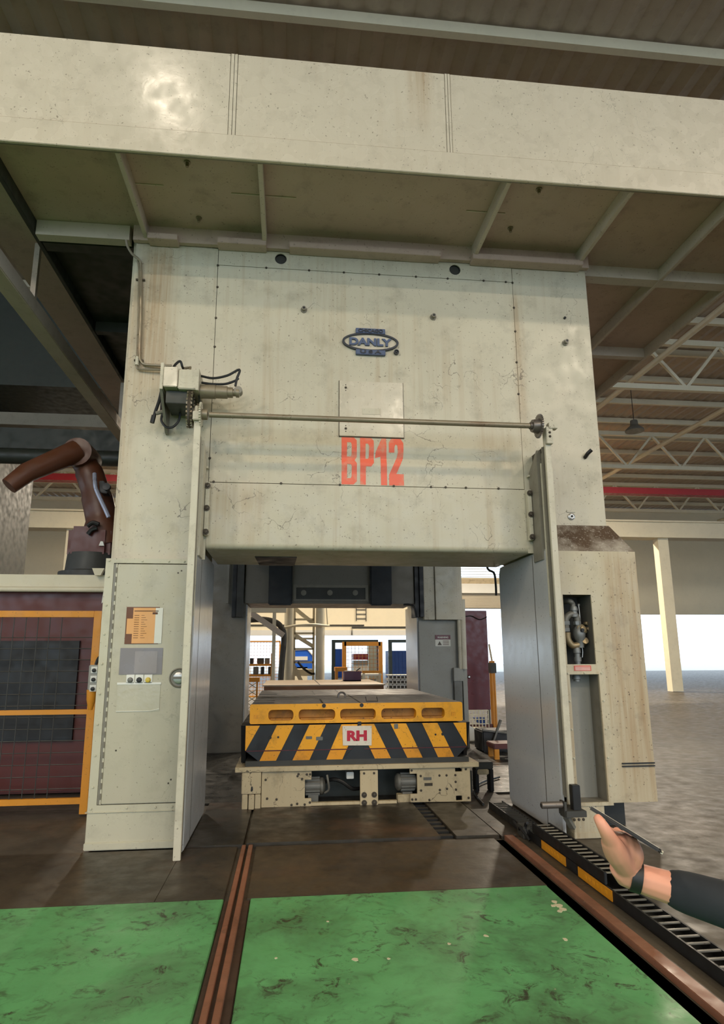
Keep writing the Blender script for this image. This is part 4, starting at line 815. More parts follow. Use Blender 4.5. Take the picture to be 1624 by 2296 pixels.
# dark steelwork behind at upper left
nb = thing('neighbour_press', 'dark neighbouring press crown and girders at upper left', 'press', (-7, 15, 0))
MB().box(-14, at(276, 800, 13).x+.35, 13, 17, at(230, 871, 13).z, 9.3).build('crown_box', M_DKGRN_SHADE, nb)
MB().box(-14, at(265, 945, 12.6).x+.4, 12.6, 13.4, at(230, 958, 12.6).z, at(230, 931, 12.6).z).build('girder', M_RAILD, nb); MB().box(-14, at(262, 1000, 12.2).x+.4, 12.2, 12.5, at(230, 1010, 12.2).z, at(230, 965, 12.2).z).build('girder_web', M_DKGRN_SHADE, nb)
zc = at(230, 1028, 12).z; MB().tube([(-14, 12, zc), (at(258, 1028, 12).x+.4, 12, zc)], .15, 14).build('air_main', M_DKGRN_SHADE, nb, smooth=True)
MB().box(-12.5, -11.5, 14, 16, 0, 7).build('leg', M_DKGRN_SHADE, nb); MB().box(-7.2, -6.4, 14, 16, 0, 6.9).build('leg', M_DKGRN_SHADE, nb)
q0, q1 = az(196, 868, 5.6), az(268, 975, 5.6)
wk = thing('walkway_beam', 'worn brown-grey beam running back beside the left column top', 'beam', (q0.x, 9, 5.5))
MB().bar((q0.x, q0.y-3.5, 5.6), (q0.x, 11.7, 5.6), .2, .2).build('beam', M_RIB, wk, bevel=.01)
for y in (7.2, 11.2): MB().box(q0.x-.03, q0.x+.03, y-.03, y+.03, 5.69, 6.5).build('hanger', M_RIB, wk)
# ------------------------------------------------------------------ hall: roof, back wall
ce = struct(MB().box(-40, 45, -25, 62, 11.5, 11.6).build('ceiling', paint('roof_deck', (150, 132, 112), .6, .06, .2, spots=0, bump=0)))
b = MB(); n = 400; vs_ = []; 
for i in range(n+1):
    x = -38+i*.2; z = 11.44+(.05 if i % 2 else 0)
    vs_ += [(x, -24, z), (x, 61, z)]
b.add(vs_, [(2*i, 2*i+1, 2*i+3, 2*i+2) for i in range(n)]); b.build('corrugated_sheet', paint('roof_sheet', (176, 160, 140), .55, .08, .25, spots=0, bump=0), ce)
for k in range(30): y = -20+k*2.0; MB().box(-38, 42, y, y+.12, 11.22, 11.42).build('purlin', M_CRSTEEL, ce)
def truss(y):
    t = struct(MB().box(-38, 42, y-.08, y+.08, 11.0, 11.18).build('roof_truss_%d' % (y//8), M_CRSTEEL))  # top chord of a roof truss, carries its other members
    MB().box(-38, 42, y-.08, y+.08, 9.5, 9.66).build('bottom_chord', M_CRSTEEL, t)
    b1 = MB()
    for k in range(32):
        x = -38+k*2.5; b1.bar((x, y, 9.6), (x+1.25, y, 11.05), .09, .09); b1.bar((x+1.25, y, 11.05), (x+2.5, y, 9.6), .09, .09)
    b1.build('web_bracing', M_CRSTEEL, t, kind='stuff')
for y in (9, 17, 25, 33): truss(y)
for x in (-20, -3, 10.8, 15.4, 28): MB().tube([(x, 8, 10.2), (x, 38, 10.2)], .09, 8).build('service_pipe', M_CRSTEEL, ce, smooth=True)
for i, (x, y) in enumerate(LAMPS):
    t = thing('high_bay_and_fill_lamp', 'round high bay lamp hanging %s' % ('unseen over the floor in front of the press, to light it' if y < 5 else ('over the hall just behind the press, added as fill' if y < 25 else 'near the cream back wall, added in place of daylight')), 'lamp', (x, y, 9.3), 'high bay lamps %s' % ('in front' if y < 5 else ('behind the press' if y < 25 else 'by the back wall')))  # fixtures hung for the added fill lamps as well
    MB().lathe((x, y, 9.3), (0, 0, 1), [(0, .32), (.06, .31), (.22, .14), (.4, .12), (.42, .05)], 20).build('shade', M_MOTOR, t, smooth=True)
    MB().cyl((x, y, 9.72), (x, y, 11.218), .012, n=6).build('suspension_rod', M_BLACK, t)
# crane steelwork
o = MB().box(-30, 34, 25.2, 25.6, 8.45, 8.72).build('crane_girder', M_REDST); tag(o, 'long red crane girder crossing high behind the press', 'girder')
cg = thing('crane_runway', 'cream crane runway box girder below the red girder', 'girder', (2, 27, 0))
MB().box(-30, 34, 26.8, 27.4, 6.9, 7.55).build('box_girder', M_CRSTEEL, cg); MB().box(-30, 34, 26.7, 27.5, 7.55, 7.62).build('flange', M_CRSTEEL, cg); MB().box(-30, 34, 26.7, 27.5, 6.82, 6.9).build('flange', M_CRSTEEL, cg)
for x in (-19, -9, 17, 30): MB().box(x-.25, x+.25, 26.9, 27.3, 0, 6.82).build('column', M_CRSTEEL, cg)
o = MB().box(-30, 34, 30, 30.15, 8.0, 8.1).build('sprinkler_main', M_REDST); tag(o, 'thin red pipe behind the crane runway girder', 'pipe')
# back wall with big openings
WB = 40
wb = struct(MB().prism([(-38, -.02), (-22, -.02), (-22, 2.85), (10.2, 2.85), (10.2, 4.55), (15.2, 4.55), (15.2, 0), (22, 0), (22, 4.2), (32, 4.2), (32, 0), (42, 0), (42, 11.4), (-38, 11.4)], WB, WB+.3, 'y', ([(10.3, 6.55), (16.2, 6.55), (16.2, 8.7), (10.3, 8.7)],)).build('wall_back', M_CREAM))
for k in range(12): MB().box(10.3, 16.2, WB+.05, WB+.12, 6.6+k*.175, 6.63+k*.175).build('louvre_slat', M_WHITE, wb)
p = at(802, 1364, WB); 
for z in (0, 1, 2): MB().box(p.x-.1, p.x+1.95*.26+.02, WB-.12, WB-.08, p.z-.1-z*.28, p.z-.06-z*.28).build('ladder_rung', M_DARKIN, wb)
for x in (p.x-.12, p.x+.50): MB().box(x, x+.05, WB-.12, WB-.07, p.z-.8, p.z+3).build('ladder_stile', M_DARKIN, wb)
zp = at(780, 1402, WB).z
MB().tube([(-20, WB-.1, zp), (p.x+.4, WB-.1, zp)], .04, 6).build('wall_pipe', M_DARKIN, wb); MB().tube([(at(789, 1410, WB).x, WB-.1, 2.87), (at(789, 1410, WB).x, WB-.1, zp-.12), (10, WB-.1, zp-.12)], .045, 6).build('wall_pipe', M_DARKIN, wb)
MB().box(-22, 10.2, WB-.03, WB, 2.85, zp-.3).build('lintel_band', paint('lintel_grey', (206, 204, 196), .6, .02, .05, spots=0, bump=0), wb)
dr1 = struct(MB().box(10.3, 15.1, WB-.5, WB-.02, 5.5, 6.1).build('door_1', M_WHITE)); 
for k in range(14): MB().box(10.5, 14.9, WB-.14, WB-.08, 4.58+k*.066, 4.635+k*.066).build('shutter_slat', M_SHUT, dr1, bevel=.008)
MB().box(10.3, 10.55, WB-.2, WB-.02, 0, 5.5).build('shutter_guide', M_CREAM, dr1)
MB().box(10.4, 15, WB-.45, WB-.05, 6.1, 6.4).build('shutter_lintel', M_CART, dr1)
struct(MB().box(-60, 70, 62, 120, -.3, -.1).build('floor_yard', paint('yard_concrete', (190, 186, 176), .7, .05, .1, spots=0)))
for x in (-38, 42): struct(MB().box(x-.15, x+.15, 2, 40, 4.5, 11.45).build('wall_left' if x < 0 else 'wall_right', M_CREAM))

# ------------------------------------------------------------------ behind the press, seen through the opening
YT = 19.5
tw = thing('lattice_tower', 'white twin-column tower with ladder lattice behind the bolsters', 'tower', (.5, YT, 0))
for x0, x1 in ((637, 657), (708, 728)):
    c = at((x0+x1)/2, 1450, YT); MB().lathe((c.x, YT, 0), (0, 0, 1), [(0, .2), (.02, .2), (.02, .138), (6.2, .138)], 20).build('round_column', M_CRSTEEL, tw, smooth=True)
xa, xb = at(660, 1450, YT).x, at(704, 1450, YT).x
for x in (xa, xb): MB().box(x-.035, x+.035, YT+.2, YT+.28, 0, 6.2).build('ladder_stile', M_CRSTEEL, tw)
for y in (1389, 1420, 1432, 1455, 1485): z = at(680, y, YT+.24).z; MB().box(xa, xb, YT+.2, YT+.26, z-.03, z+.03).build('rung', M_CRSTEEL, tw)
for (y0, y1) in ((1362, 1398), (1424, 1452)): MB().bar((xa, YT+.3, at(0, y0, YT+.3).z), (xb, YT+.3, at(0, y1, YT+.3).z), .07, .12).build('diagonal_brace', M_CRSTEEL, tw)
MB().bar((xa, YT+.3, at(0, 1498, YT+.3).z), (xb, YT+.3, .15), .07, .12).build('diagonal_brace', M_CRSTEEL, tw)
hp = [at(640, 1407, YT-.3), at(665, 1402, YT-.5), at(700, 1400, YT-.5), at(733, 1403, YT-.3), at(737, 1402, YT)]
MB().tube(smooth_path(hp, 4), .035, 6).build('safety_hoop', M_CRSTEEL, tw)
MB().tube([at(732, 1360, YT), at(735, 1403, YT)], .02, 6).build('hoop_rod', M_CRSTEEL, tw)
MB().box(xa+.02, xb-.02, YT+.4, YT+.9, 1.0, 1.2).build('motor_bed', M_CRSTEEL, tw)
MB().tube(smooth_path([at(668, 1484, YT), at(680, 1498, YT), at(697, 1510, YT), at(706, 1510, YT)]), .035, 6).build('hose', M_BLACK, tw)
jb = thing('jib_bracket', 'cream jib beam with diagonal strut beside the white tower', 'bracket', (-1, 18.6, 0))
YJ = 18.6
MB().box(at(520, 1365, YJ).x, at(642, 1365, YJ).x, YJ-.1, YJ+.1, at(0, 1372, YJ).z, at(0, 1352, YJ).z).build('beam', M_CRSTEEL, jb)
MB().bar(at(560, 1372, YJ), at(636, 1425, YJ), .14, .16).build('strut', M_RIB, jb)
c = at(614, 1450, YJ); MB().box(c.x-.05, c.x+.05, YJ-.05, YJ+.05, 0, at(0, 1372, YJ).z).build('post', M_CRSTEEL, jb)
o = MB().tube(smooth_path([at(545, 1391, YJ+.5), at(590, 1389, YJ+.5), at(620, 1396, YJ+.5), at(634, 1412, YJ+.5), at(637, 1430, YJ+.5), at(634, 1470, YJ+.5), at(630, 1520, YJ+.5), (at(630, 1520, YJ+.5).x, YJ+.5, .0)]), .085, 10).build('dark_duct', M_DARKIN, smooth=True)
tag(o, 'dark grey curved duct bending down beside the cream jib bracket', 'duct')
# yellow mesh fences
def mesh_fence(label, x0, x1, z0, z1, y, step, mat=M_ORANGE, th=.05, posts=True):
    t = thing('mesh_fence', label, 'fence', ((x0+x1)/2, y, 0), 'yellow mesh fences')
    MB().box(x0, x1, y-th/2, y+th/2, z1-th, z1).build('top_bar', mat, t); MB().box(x0, x1, y-th/2, y+th/2, z0, z0+th).build('bottom_bar', mat, t)
    for x in (x0, x1): MB().box(x-th/2, x+th/2, y-th/2, y+th/2, 0, z1).build('post', mat, t)
    b = MB(); x = x0+step
    while x < x1: b.box(x-.006, x+.006, y-.006, y+.006, z0, z1); x += step
    z = z0+step
    while z < z1: b.box(x0, x1, y-.006, y+.006, z-.006, z+.006); z += step
    b.build('mesh_wires', mat, t, kind='stuff'); return t
Y2 = 23
mesh_fence('yellow mesh fence panel left of the white tower', at(535, 1450, Y2).x, at(628, 1450, Y2).x, .2, at(0, 1438, Y2).z, Y2, .11)
mesh_fence('yellow mesh fence panel behind the purple crate', at(772, 1450, 21).x, at(853, 1450, 21).x, .15, at(0, 1441, 21).z, 21, .12, th=.13)
p, q = at(555, 1465, 20.5), at(610, 1512, 20.5)
rk = thing('parts_rack', 'yellow rack loaded with dark machine parts left of the duct', 'rack', ((p.x+q.x)/2, 20.7, 0))
for x in (p.x, q.x): MB().box(x-.04, x+.04, 20.4, 20.48, 0, p.z).build('upright', M_ORANGE, rk)
for z in (q.z, q.z+.32): MB().box(p.x-.05, q.x+.05, 20.4, 21.1, z-.06, z).build('shelf', M_ORANGE, rk)
for k in range(6):
    x = p.x+.08+k*.115; z0 = q.z+(.0 if k % 2 else .32); o = MB().box(x, x+.1+.05*(k % 3), 20.5, 20.9, z0+.001, z0+.18+.05*(k % 2)).build('dark_part', [M_BLACK, M_MOTOR, M_DARKIN][k % 3], rk, bevel=.01)
mesh_x = at(566, 1540, 17); sc_ = thing('scissor_stand', 'small yellow lattice stand at left edge of the opening', 'stand', (mesh_x.x, 17, 0))
for dx in (-.12, .12): MB().box(mesh_x.x+dx-.02, mesh_x.x+dx+.02, 16.98, 17.02, 0, .95).build('leg', M_ORANGE, sc_)
for k in range(5): z = .1+k*.17; MB().bar((mesh_x.x-.12, 17, z), (mesh_x.x+.12, 17, z+.16), .03, .02).build('lattice', M_CRSTEEL, sc_); MB().bar((mesh_x.x+.12, 17, z), (mesh_x.x-.12, 17, z+.16), .03, .02).build('lattice', M_CRSTEEL, sc_)
MB().box(mesh_x.x-.18, mesh_x.x+.18, 16.9, 17.1, .95, 1.06).build('head', M_ORANGE, sc_)
# blue vehicle-like cover between the tower columns
YBv = 26
bv = thing('blue_cover', 'blue sloped machine cover with white edging between the tower columns', 'cover', (.8, YBv, 0))
P3 = lambda x, y: (at(x, y, YBv).x, at(x, y, YBv).z)
MB().prism([P3(655, 1500), P3(655, 1456), P3(690, 1455), P3(704, 1472), P3(706, 1500)], YBv, YBv+1.6).build('shell', M_BLUE, bv, bevel=.02)
MB().tube([(x, YBv-.02, z) for x, z in (P3(655, 1457), P3(690, 1456), P3(705, 1473))], .03, 6).build('white_edge', M_WHITE, bv); MB().box(P3(655, 0)[0], P3(706, 0)[0], YBv-.06, YBv, at(0, 1484, YBv).z, at(0, 1475, YBv).z).build('white_band', M_WHITE, bv)
MB().box(P3(655, 0)[0], P3(706, 0)[0], YBv, YBv+1.5, 0, at(0, 1500, YBv).z).build('pedestal', M_CRSTEEL, bv)
# dark gate frames
YG = 22
for i, (x0, x1, lb) in enumerate(((748, 846, 'dark green gate frame around the yellow mesh panel'), (875, 935, 'dark green gate post beside the right rear upright'))):
    a0, a1 = at(x0, 1450, YG).x, at(x1, 1450, YG).x; zt = at(0, 1436, YG).z
    t = thing('safety_gate', lb, 'gate', ((a0+a1)/2, YG, 0), 'dark gate frames')
    MB().box(a0-.06, a0+.06, YG-.06, YG+.06, 0, zt).build('post', M_DKPOST, t); MB().box(a1-.03, a1+.03, YG-.06, YG+.06, 0, zt).build('post', M_DKPOST, t); MB().box(a0, a1, YG-.05, YG+.05, zt-.1, zt).build('top_rail', M_DKPOST, t)
# yard things
def crate_box(x0, x1, y0, y1, Y, d, mat, name, label, cat, ribs=8, zb=None):
    p, q = at(x0, y0, Y), at(x1, y1, Y); z0 = q.z if zb is None else zb
    t = thing(name, label, cat, ((p.x+q.x)/2, Y+d/2, z0)); MB().box(p.x, q.x, Y+.03, Y+d, z0, p.z).build('body', mat, t)
    for k in range(ribs): x = p.x+(q.x-p.x)*(k+.5)/ribs; w = (q.x-p.x)/ribs*.3; MB().box(x-w, x+w, Y, Y+.03, z0+.02, p.z-.02).build('side_rib', mat, t)
    return t
crate_box(876, 960, 1459, 1492, 44, 2.4, M_BLUED, 'shipping_container', 'blue corrugated container outside beyond the dark gate post', 'container', 10, -.02)
crate_box(793, 826, 1466, 1480, 43, 1.2, M_REDST, 'stacked_goods', 'red block of goods outside behind the yellow mesh', 'goods', 4, at(800, 1480, 42.9).z+.02)
crate_box(793, 826, 1481, 1500, 42.9, 1.2, M_GREY, 'stacked_goods', 'grey block of goods under the red one outside', 'goods', 4, -.02)
crate_box(827, 846, 1444, 1500, 45, 1, M_CREAM, 'yard_pillar', 'pale yard pillar outside behind the mesh panel', 'pillar', 2, -.02)
crate_box(752, 772, 1455, 1480, 50, 2, M_BLUE, 'yard_van', 'small blue van shape far out in the yard', 'vehicle', 2, -.02)
YQ = 17.5
for i in range(3):
    p, q = at(872, 1513+i*11, YQ), at(925, 1523+i*11, YQ)
    t = thing('wire_crate', ['white wire crate on top of the stack by the right rear upright', 'white wire crate in the middle of the stack by the right rear upright', 'white wire crate at the bottom of the stack by the right rear upright'][i], 'crate', ((p.x+q.x)/2, YQ+.3, q.z), 'stacked wire crates')
    z0, z1 = q.z, p.z
    for z in (z0, z1-.025): MB().box(p.x, q.x, YQ, YQ+.6, z, z+.02).build('tray' if z == z0 else 'rim_shelf', M_WHITE, t)
    for k in range(7): x = p.x+(q.x-p.x)*k/6; MB().box(x-.012, x+.012, YQ, YQ+.02, z0, z1).build('wire_post', M_WHITE, t)
    MB().box(p.x+.03, q.x-.03, YQ+.1, YQ+.5, z0+.02, z1-.05).build('goods', M_BOLT, t)
p, q = at(872, 1545, YQ), at(925, 1545, YQ)
o = MB().box(p.x, q.x, YQ, YQ+.6, 0, at(872, 1546, YQ).z-.02).build('crate_pallet', M_RIB); tag(o, 'low pallet block carrying the stack of wire crates', 'pallet')
bn = thing('work_bench', 'narrow orange-yellow bench behind the purple crate', 'bench', (at(765, 1500, 18.5).x, 18.7, 0))
x0, x1, zt = at(752, 1495, 18.5).x, at(779, 1495, 18.5).x, at(765, 1496, 18.5).z
MB().box(x0, x1, 18.5, 19.0, zt-.12, zt).build('top', M_ORANGE, bn, bevel=.01)
for x in (x0+.02, x1-.08):
    for y in (18.52, 18.9): MB().box(x, x+.06, y, y+.06, 0, zt-.12).build('leg', M_ORANGE, bn)
bn = thing('pale_table', 'pale table with yellow rail right of the purple crate', 'table', (at(832, 1512, 18).x, 18.3, 0))
x0, x1, zt = at(812, 1510, 18).x, at(856, 1510, 18).x, at(840, 1511, 18).z
MB().box(x0, x1, 18, 18.6, zt-.05, zt).build('top', M_WHITE, bn, bevel=.01); MB().box(x0, x1, 17.96, 18, zt+.02, zt+.09).build('rail', M_ORANGE, bn)
for x in (x0+.02, x1-.08):
    MB().box(x, x+.06, 17.98, 18.04, 0, zt+.02).build('leg', M_CRSTEEL, bn); MB().box(x, x+.06, 18.5, 18.56, 0, zt-.05).build('leg', M_CRSTEEL, bn)
# ------------------------------------------------------------------ right gap: maroon guard panel, yellow post, clutter
YM = 14.0
p, q = at(1036, 1369, YM), at(1101, 1591, YM)
gp_ = thing('safety_screen', 'maroon guard panel hanging in the gap left of the right column', 'panel', ((p.x+q.x)/2, YM, q.z))
MB().box(p.x, q.x, YM, YM+.06, q.z, p.z).build('panel', M_MAROON, gp_, bevel=.006); MB().box(p.x, p.x+.05, YM+.06, YM+.10, 0, p.z-.1).build('leg', M_DARKIN, gp_); MB().box(q.x-.05, q.x, YM+.06, YM+.10, 0, p.z-.1).build('leg', M_DARKIN, gp_); MB().box(p.x, p.x+.04, YM-.03, YM, q.z+.3, p.z-.5).build('edge_rail', M_GREY, gp_); MB().lathe((p.x+.10, YM, at(0, 1526, YM).z), (0, -1, 0), [(0, .04), (.03, .035), (.05, .02)], 12).build('knob', M_CHROME, gp_, smooth=True)
MB().tube(smooth_path([(p.x, YM-.01, p.z-.15), (p.x+.2, YM-.02, p.z-.12), (p.x+.4, YM-.02, p.z-.2), (q.x, YM-.01, p.z-.14)]), .01, 5).build('rope', M_BLACK, gp_)
p, q = at(1101, 1482, 13.2), at(1117, 1638, 13.2)
yp = thing('yellow_post', 'yellow post with dark band left of the right column', 'post', ((p.x+q.x)/2, 13.3, 0))
MB().box(p.x, q.x, 13.2, 13.35, 0, p.z).build('post', M_ORANGE, yp, bevel=.008); MB().box(p.x+.05, p.x+.075, 13.185, 13.2, 0, p.z).build('post_rib', M_ORANGE, yp); MB().box(p.x-.01, q.x+.02, 13.18, 13.36, at(0, 1475, 13.2).z-.36, at(0, 1475, 13.2).z-.15).build('dark_band', M_DARKIN, yp); MB().box(p.x-.7, p.x, 13.25, 13.32, .13, .2).build('foot_rail', M_REDBR, yp); MB().bar((p.x, 13.28, p.z+.35), (p.x+.05, 13.28, p.z), .03, .03).build('tip', M_CART, yp)
p, q = at(1052, 1593, 12.9), at(1097, 1628, 12.9)
mbk = thing('mesh_basket', 'cream wire mesh basket holding a blue part under the maroon panel', 'basket', ((p.x+q.x)/2, 13.0, .1))
for k in range(7): x = p.x+(q.x-p.x)*k/6; MB().box(x-.008, x+.008, 12.9, 12.916, .16, p.z).build('wire', M_CRSTEEL, mbk)
for k in range(5): z = .16+(p.z-.16)*k/4; MB().box(p.x, q.x, 12.895, 12.91, z-.008, z+.008).build('wire', M_CRSTEEL, mbk)
MB().box(p.x, q.x, 12.92, 13.2, .001, .16).build('tray', M_CRSTEEL, mbk); MB().prism([(p.x+.12, .36), (q.x-.06, .36), (q.x-.06, .20), (p.x+.2, .26)], 12.95, 13.1).build('blue_part', M_BLUED, mbk)
tb = thing('work_stool', 'orange-brown steel stool standing left of the right column', 'stool', (3.1, 10.2, 0))
c = at(1112, 1710, 10.2); ztop = at(1112, 1666, 10.2).z
MB().box(c.x-.05, c.x+.45, 10.1, 10.5, ztop-.08, ztop).build('seat', M_REDBR, tb, bevel=.01)
for dx, dy in ((0, 10.12), (.38, 10.12), (0, 10.42), (.38, 10.42)): MB().box(c.x+dx-.03, c.x+dx+.04, dy, dy+.06, 0, ztop-.08).build('leg', M_ORANGE, tb)
kb = thing('scrap_box', 'black scrap box with bent bars beside the stool', 'box', (3.0, 11, 0))
c = at(1080, 1690, 11.0)
MB().box(c.x, c.x+.7, 10.9, 11.4, 0, .34).build('box', M_BLACK, kb, bevel=.02)
MB().bar((c.x+.10, 10.85, .02), (c.x+.32, 10.87, .52), .05, .03).build('bent_bar', M_MOTOR, kb); MB().bar((c.x+.0, 10.88, .36), (c.x+.62, 10.88, .28), .04, .03).build('bent_bar', M_MOTOR, kb)
wp = thing('white_plate', 'white tilted cover plate on the floor behind the yellow bed', 'plate', (2.9, 12.3, 0)); p = at(1053, 1662, 12.2)
MB().prism([(p.x, .02), (p.x+.34, .02), (p.x+.34, .12), (p.x, .30)], 12.2, 12.5).build('cover', M_WHITE, wp, bevel=.01)
cl = thing('clamp_block', 'small pale clamp block on dark feet right of the carriage ledge', 'clamp', (2.25, 7.9, 0))
c = at(1067, 1735, 7.8)
MB().box(c.x, c.x+.22, 7.8, 8.0, .26, .34).build('dark_top', M_DARKIN, cl, bevel=.008); MB().box(c.x+.02, c.x+.16, 7.78, 7.98, .20, .26).build('pale_block', M_CART, cl, bevel=.01)
for dx in (.0, .18): MB().box(c.x+dx, c.x+dx+.04, 7.8, 7.95, .0, .26).build('foot', M_BLACK, cl, bevel=.008)
o = MB().tube(smooth_path([(2.12, 7.1, .02), (2.2, 7.7, .02), (2.42, 8.2, .03), (2.8, 8.6, .02)]), .014, 6).build('floor_cable', M_BLACK, smooth=True); tag(o, 'black cable on the floor right of the carriage', 'cable')

# ------------------------------------------------------------------ person whose hand holds a phone at the right edge
def skin_mesh(name, pts, edges, rad, mat, root=0, sub=2):
    me = bpy.data.meshes.new(name); me.from_pydata([tuple(p) for p in pts], edges, []); o = bpy.data.objects.new(name, me); COL.objects.link(o)
    sk = o.modifiers.new('skin', 'SKIN'); sk.use_smooth_shade = True
    if not me.skin_vertices: 
        bm = bmesh.new(); bm.from_mesh(me); bm.verts.layers.skin.verify(); bm.to_mesh(me); bm.free()
    for i, r in enumerate(rad):
        d = me.skin_vertices[0].data[i]; d.radius = (r, r) if isinstance(r, (int, float)) else r; d.use_root = (i == root)
    sb = o.modifiers.new('sub', 'SUBSURF'); sb.levels = sub; sb.render_levels = sub
    dg = bpy.context.evaluated_depsgraph_get(); m2 = bpy.data.meshes.new_from_object(o.evaluated_get(dg)); bpy.data.objects.remove(o)
    m2.materials.clear(); m2.materials.append(mat)
    for p_ in m2.polygons: p_.use_smooth = True
    return m2
Hh = lambda x, y, Y: at(x, y, Y)
wrist = Hh(1414, 1962, 1.46); elbow = V((1.16, 1.30, 1.02)); shoulder = V((1.30, 1.02, 1.42))
bpts = [V((1.50, 1.0, .98)), V((1.50, 1.0, 1.20)), V((1.50, .99, 1.40)), V((1.50, .99, 1.53)), V((1.47, 1.01, 1.66)), V((1.46, 1.02, 1.76)),
        shoulder, elbow, elbow.lerp(wrist, .6),
        V((1.42, 1.02, .90)), V((1.41, 1.05, .50)), V((1.42, 1.02, .09)), V((1.40, 1.17, .05)),
        V((1.60, 1.0, .90)), V((1.62, 1.03, .50)), V((1.62, 1.0, .09)), V((1.60, 1.15, .05)),
        V((1.71, .98, 1.42)), V((1.78, 1.0, 1.13)), V((1.74, 1.15, .92))]
bed_ = [(0, 1), (1, 2), (2, 3), (3, 4), (4, 5), (2, 6), (6, 7), (7, 8), (0, 9), (9, 10), (10, 11), (11, 12), (0, 13), (13, 14), (14, 15), (15, 16), (2, 17), (17, 18), (18, 19)]
brad = [.15, .14, .15, .06, .095, .07, .065, .044, .034, .085, .055, .04, .035, .085, .055, .04, .035, .065, .045, .03]
pm = skin_mesh('person', bpts, bed_, brad, M_SKIN)
# forearm and hand: one fused surface with a thumb along the phone and four fingers closing under it
hb = MB()
def limb(pts, rs, n=12):
    q = smooth_path(pts, 5); m_ = len(q); rr = []
    for i in range(m_): t = i/(m_-1)*(len(rs)-1); k = min(int(t), len(rs)-2); rr.append(rs[k]+(rs[k+1]-rs[k])*(t-k))
    d0 = (q[0]-q[1]).normalized(); d1 = (q[-1]-q[-2]).normalized()
    for e in (.45, .8, .98): q = q+[pts[-1]+d1*(rs[-1]*e)]; rr = rr+[rs[-1]*math.sqrt(max(0, 1-e*e))+.0002]
    hb.tube([q[0]+d0*(rs[0]*.9)]+q, [rs[0]*.4]+rr, n)
wr0 = Hh(1409, 1950, 1.455)
limb([elbow, elbow.lerp(wrist, .5), wrist, wr0], [.044, .040, .029, .027])
KN = [(1383, 1893), (1394, 1886), (1407, 1885), (1419, 1890)]
for i, (x, y) in enumerate(KN):
    k0 = Hh(x, y, 1.425+.004*i); limb([wr0.lerp(wrist, -.2)+V((.003*(i-1.5), 0, 0)), Hh(x+7, y+28, 1.435), k0], [.019, .0175, .0135])
    f = (1.05, 1.15, 1.1, .9)[i]
    limb([k0, k0+V((.006, .026*f, .002)), k0+V((.012, .048*f, -.002)), k0+V((.012, .062*f, .004))], [.0125, .0105, .0095, .0078])
limb([wr0, Hh(1384, 1914, 1.425), Hh(1371, 1891, 1.408)], [.024, .0265, .0215])
limb([Hh(1375, 1896, 1.41), Hh(1362, 1870, 1.392), Hh(1350, 1849, 1.390), Hh(1342, 1836, 1.396)], [.0200, .0150, .0125, .0102])
ho = bpy.data.objects.new('hand_raw', hb.mesh('hand_raw', M_SKIN)); COL.objects.link(ho)
rm_ = ho.modifiers.new('r', 'REMESH'); rm_.mode = 'VOXEL'; rm_.voxel_size = .0028
sm_ = ho.modifiers.new('s', 'SMOOTH'); sm_.factor = .5; sm_.iterations = 6
dg = bpy.context.evaluated_depsgraph_get(); hm = bpy.data.meshes.new_from_object(ho.evaluated_get(dg)); bpy.data.objects.remove(ho)
bm = bmesh.new(); bm.from_mesh(pm); bm.from_mesh(hm)
for f_ in bm.faces: f_.smooth = True
bm.to_mesh(pm); bm.free(); bpy.data.meshes.remove(hm)
pr = bpy.data.objects.new('person', pm); COL.objects.link(pr)
tag(pr, 'person in dark clothes at the right edge holding up a phone', 'person')
jk = skin_mesh('jacket', [bpts[i] for i in (0, 1, 2, 6, 7)]+[wrist+(elbow-wrist)*.12]+[bpts[i] for i in (17, 18, 19)]+[V((1.5, .99, 1.47))], [(0, 1), (1, 2), (2, 3), (3, 4), (4, 5), (2, 6), (6, 7), (7, 8), (2, 9)], [.21, .195, .19, .088, .064, .042, .088, .064, .044, .09], M_CLOTH)
o = bpy.data.objects.new('jacket', jk); COL.objects.link(o); o.parent = pr
tr_ = skin_mesh('trousers', [bpts[i] for i in (0, 9, 10, 11, 13, 14, 15)], [(0, 1), (1, 2), (2, 3), (0, 4), (4, 5), (5, 6)], [.17, .105, .075, .06, .105, .075, .06], M_CLOTH)
o = bpy.data.objects.new('trousers', tr_); COL.objects.link(o); o.parent = pr
o = MB().lathe((1.455, 1.0, 1.70), (0, -.25, 1), [(0, .10), (.05, .105), (.10, .085), (.125, .03)], 16).build('hair', M_BLACK, pr, smooth=True)
for x in (1.40, 1.60): MB().box(x-.05, x+.05, .96, 1.24, 0, .10).build('shoe', M_BLACK, pr, bevel=.03, seg=3)
MB().lathe((1.465, 1.10, 1.655), (0, 1, -.2), [(0, .016), (.02, .010), (.03, .004)], 8).build('nose', M_SKIN, pr, smooth=True); MB().box(1.445, 1.485, 1.095, 1.108, 1.612, 1.622).build('mouth', M_REDLBL, pr, bevel=.003)
for dx in (-.10, .10): MB().lathe((1.462+dx, 1.01, 1.66), (1, 0, 0), [(-.01, .012), (0, .028), (.01, .012)], 10).build('ear', M_SKIN, pr, smooth=True)
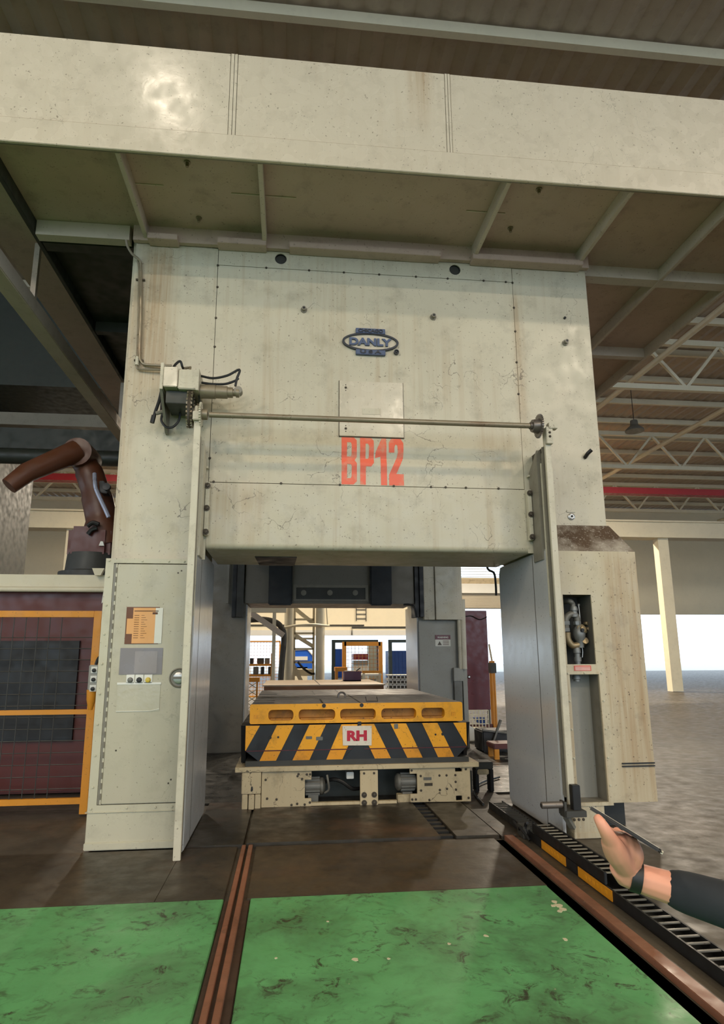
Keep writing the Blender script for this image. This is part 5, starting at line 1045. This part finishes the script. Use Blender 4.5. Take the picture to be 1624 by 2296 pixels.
for dx in (-.03, .03): MB().lathe((1.465+dx, 1.10, 1.685), (0, 1, 0), [(0, .012), (.01, .008)], 8).build('eye', M_BLACK, pr)
wd = (elbow-wrist).normalized(); MB().tube([wrist+wd*.0, wrist+wd*.022], .033, 16).build('watch_band', M_BLACK, pr, smooth=True)
A = Hh(1333, 1817, 1.497); L = (Hh(1407, 1863, 1.45)-A).normalized(); W = V((-.25, -.93, .11)); W = (W-L*W.dot(L)).normalized(); NN = L.cross(W).normalized(); NN = NN if NN.z > 0 else -NN
ph = thing('phone', 'dark phone with pale edge held in the hand at right', 'phone', A)
def slab3(name, a0, a1, w0, w1, n0, n1, mat, bev=.003):
    b = MB(); vs_ = [A+L*a+W*w+NN*n for a in (a0, a1) for w in (w0, w1) for n in (n0, n1)]
    b.add(vs_, [(0,1,3,2),(4,6,7,5),(0,4,5,1),(2,3,7,6),(0,2,6,4),(1,5,7,3)]); return b.build(name, mat, ph, bevel=bev)
slab3('body', 0, .155, .0035, .072, -.004, .004, M_BLACK); slab3('frame_edge', -.001, .156, 0, .0035, -.0035, .0035, paint('phone_edge', (226, 214, 190), .3, .02, 0, spots=0, bump=0), 0)
slab3('screen', .003, .152, .005, .070, .004, .0046, paint('phone_screen_sheen', (214, 204, 184), .12, .02, 0, spots=0, bump=0), 0)  # pale colour paints the sky reflected in the screen
# loose paint chips on the floor
M_CHIP = paint('pale_chip', (200, 192, 160), .7, .1, .1, spots=0, bump=0)
for i, (x, y, r) in enumerate(((1243, 2022, .03), (1252, 2030, .035), (1262, 2038, .03), (1240, 2031, .02), (1256, 2043, .022), (1268, 2106, .02), (796, 2151, .022), (872, 2150, .012), (1090, 2098, .018), (735, 2066, .012), (1007, 2116, .012), (620, 2148, .010), (500, 1880, .012))):
    c = az(x, y, .005); pts = [(c.x+r*random.uniform(.5, 1.1)*math.cos(t*math.pi/4), c.y+r*random.uniform(.6, 1.2)*math.sin(t*math.pi/4)) for t in range(8)]
    z0 = .004 if y > 1990 else .0005
    MB().prism(pts, z0-.002, z0+.002, 'z').build('paint_chip', M_CHIP, fl)
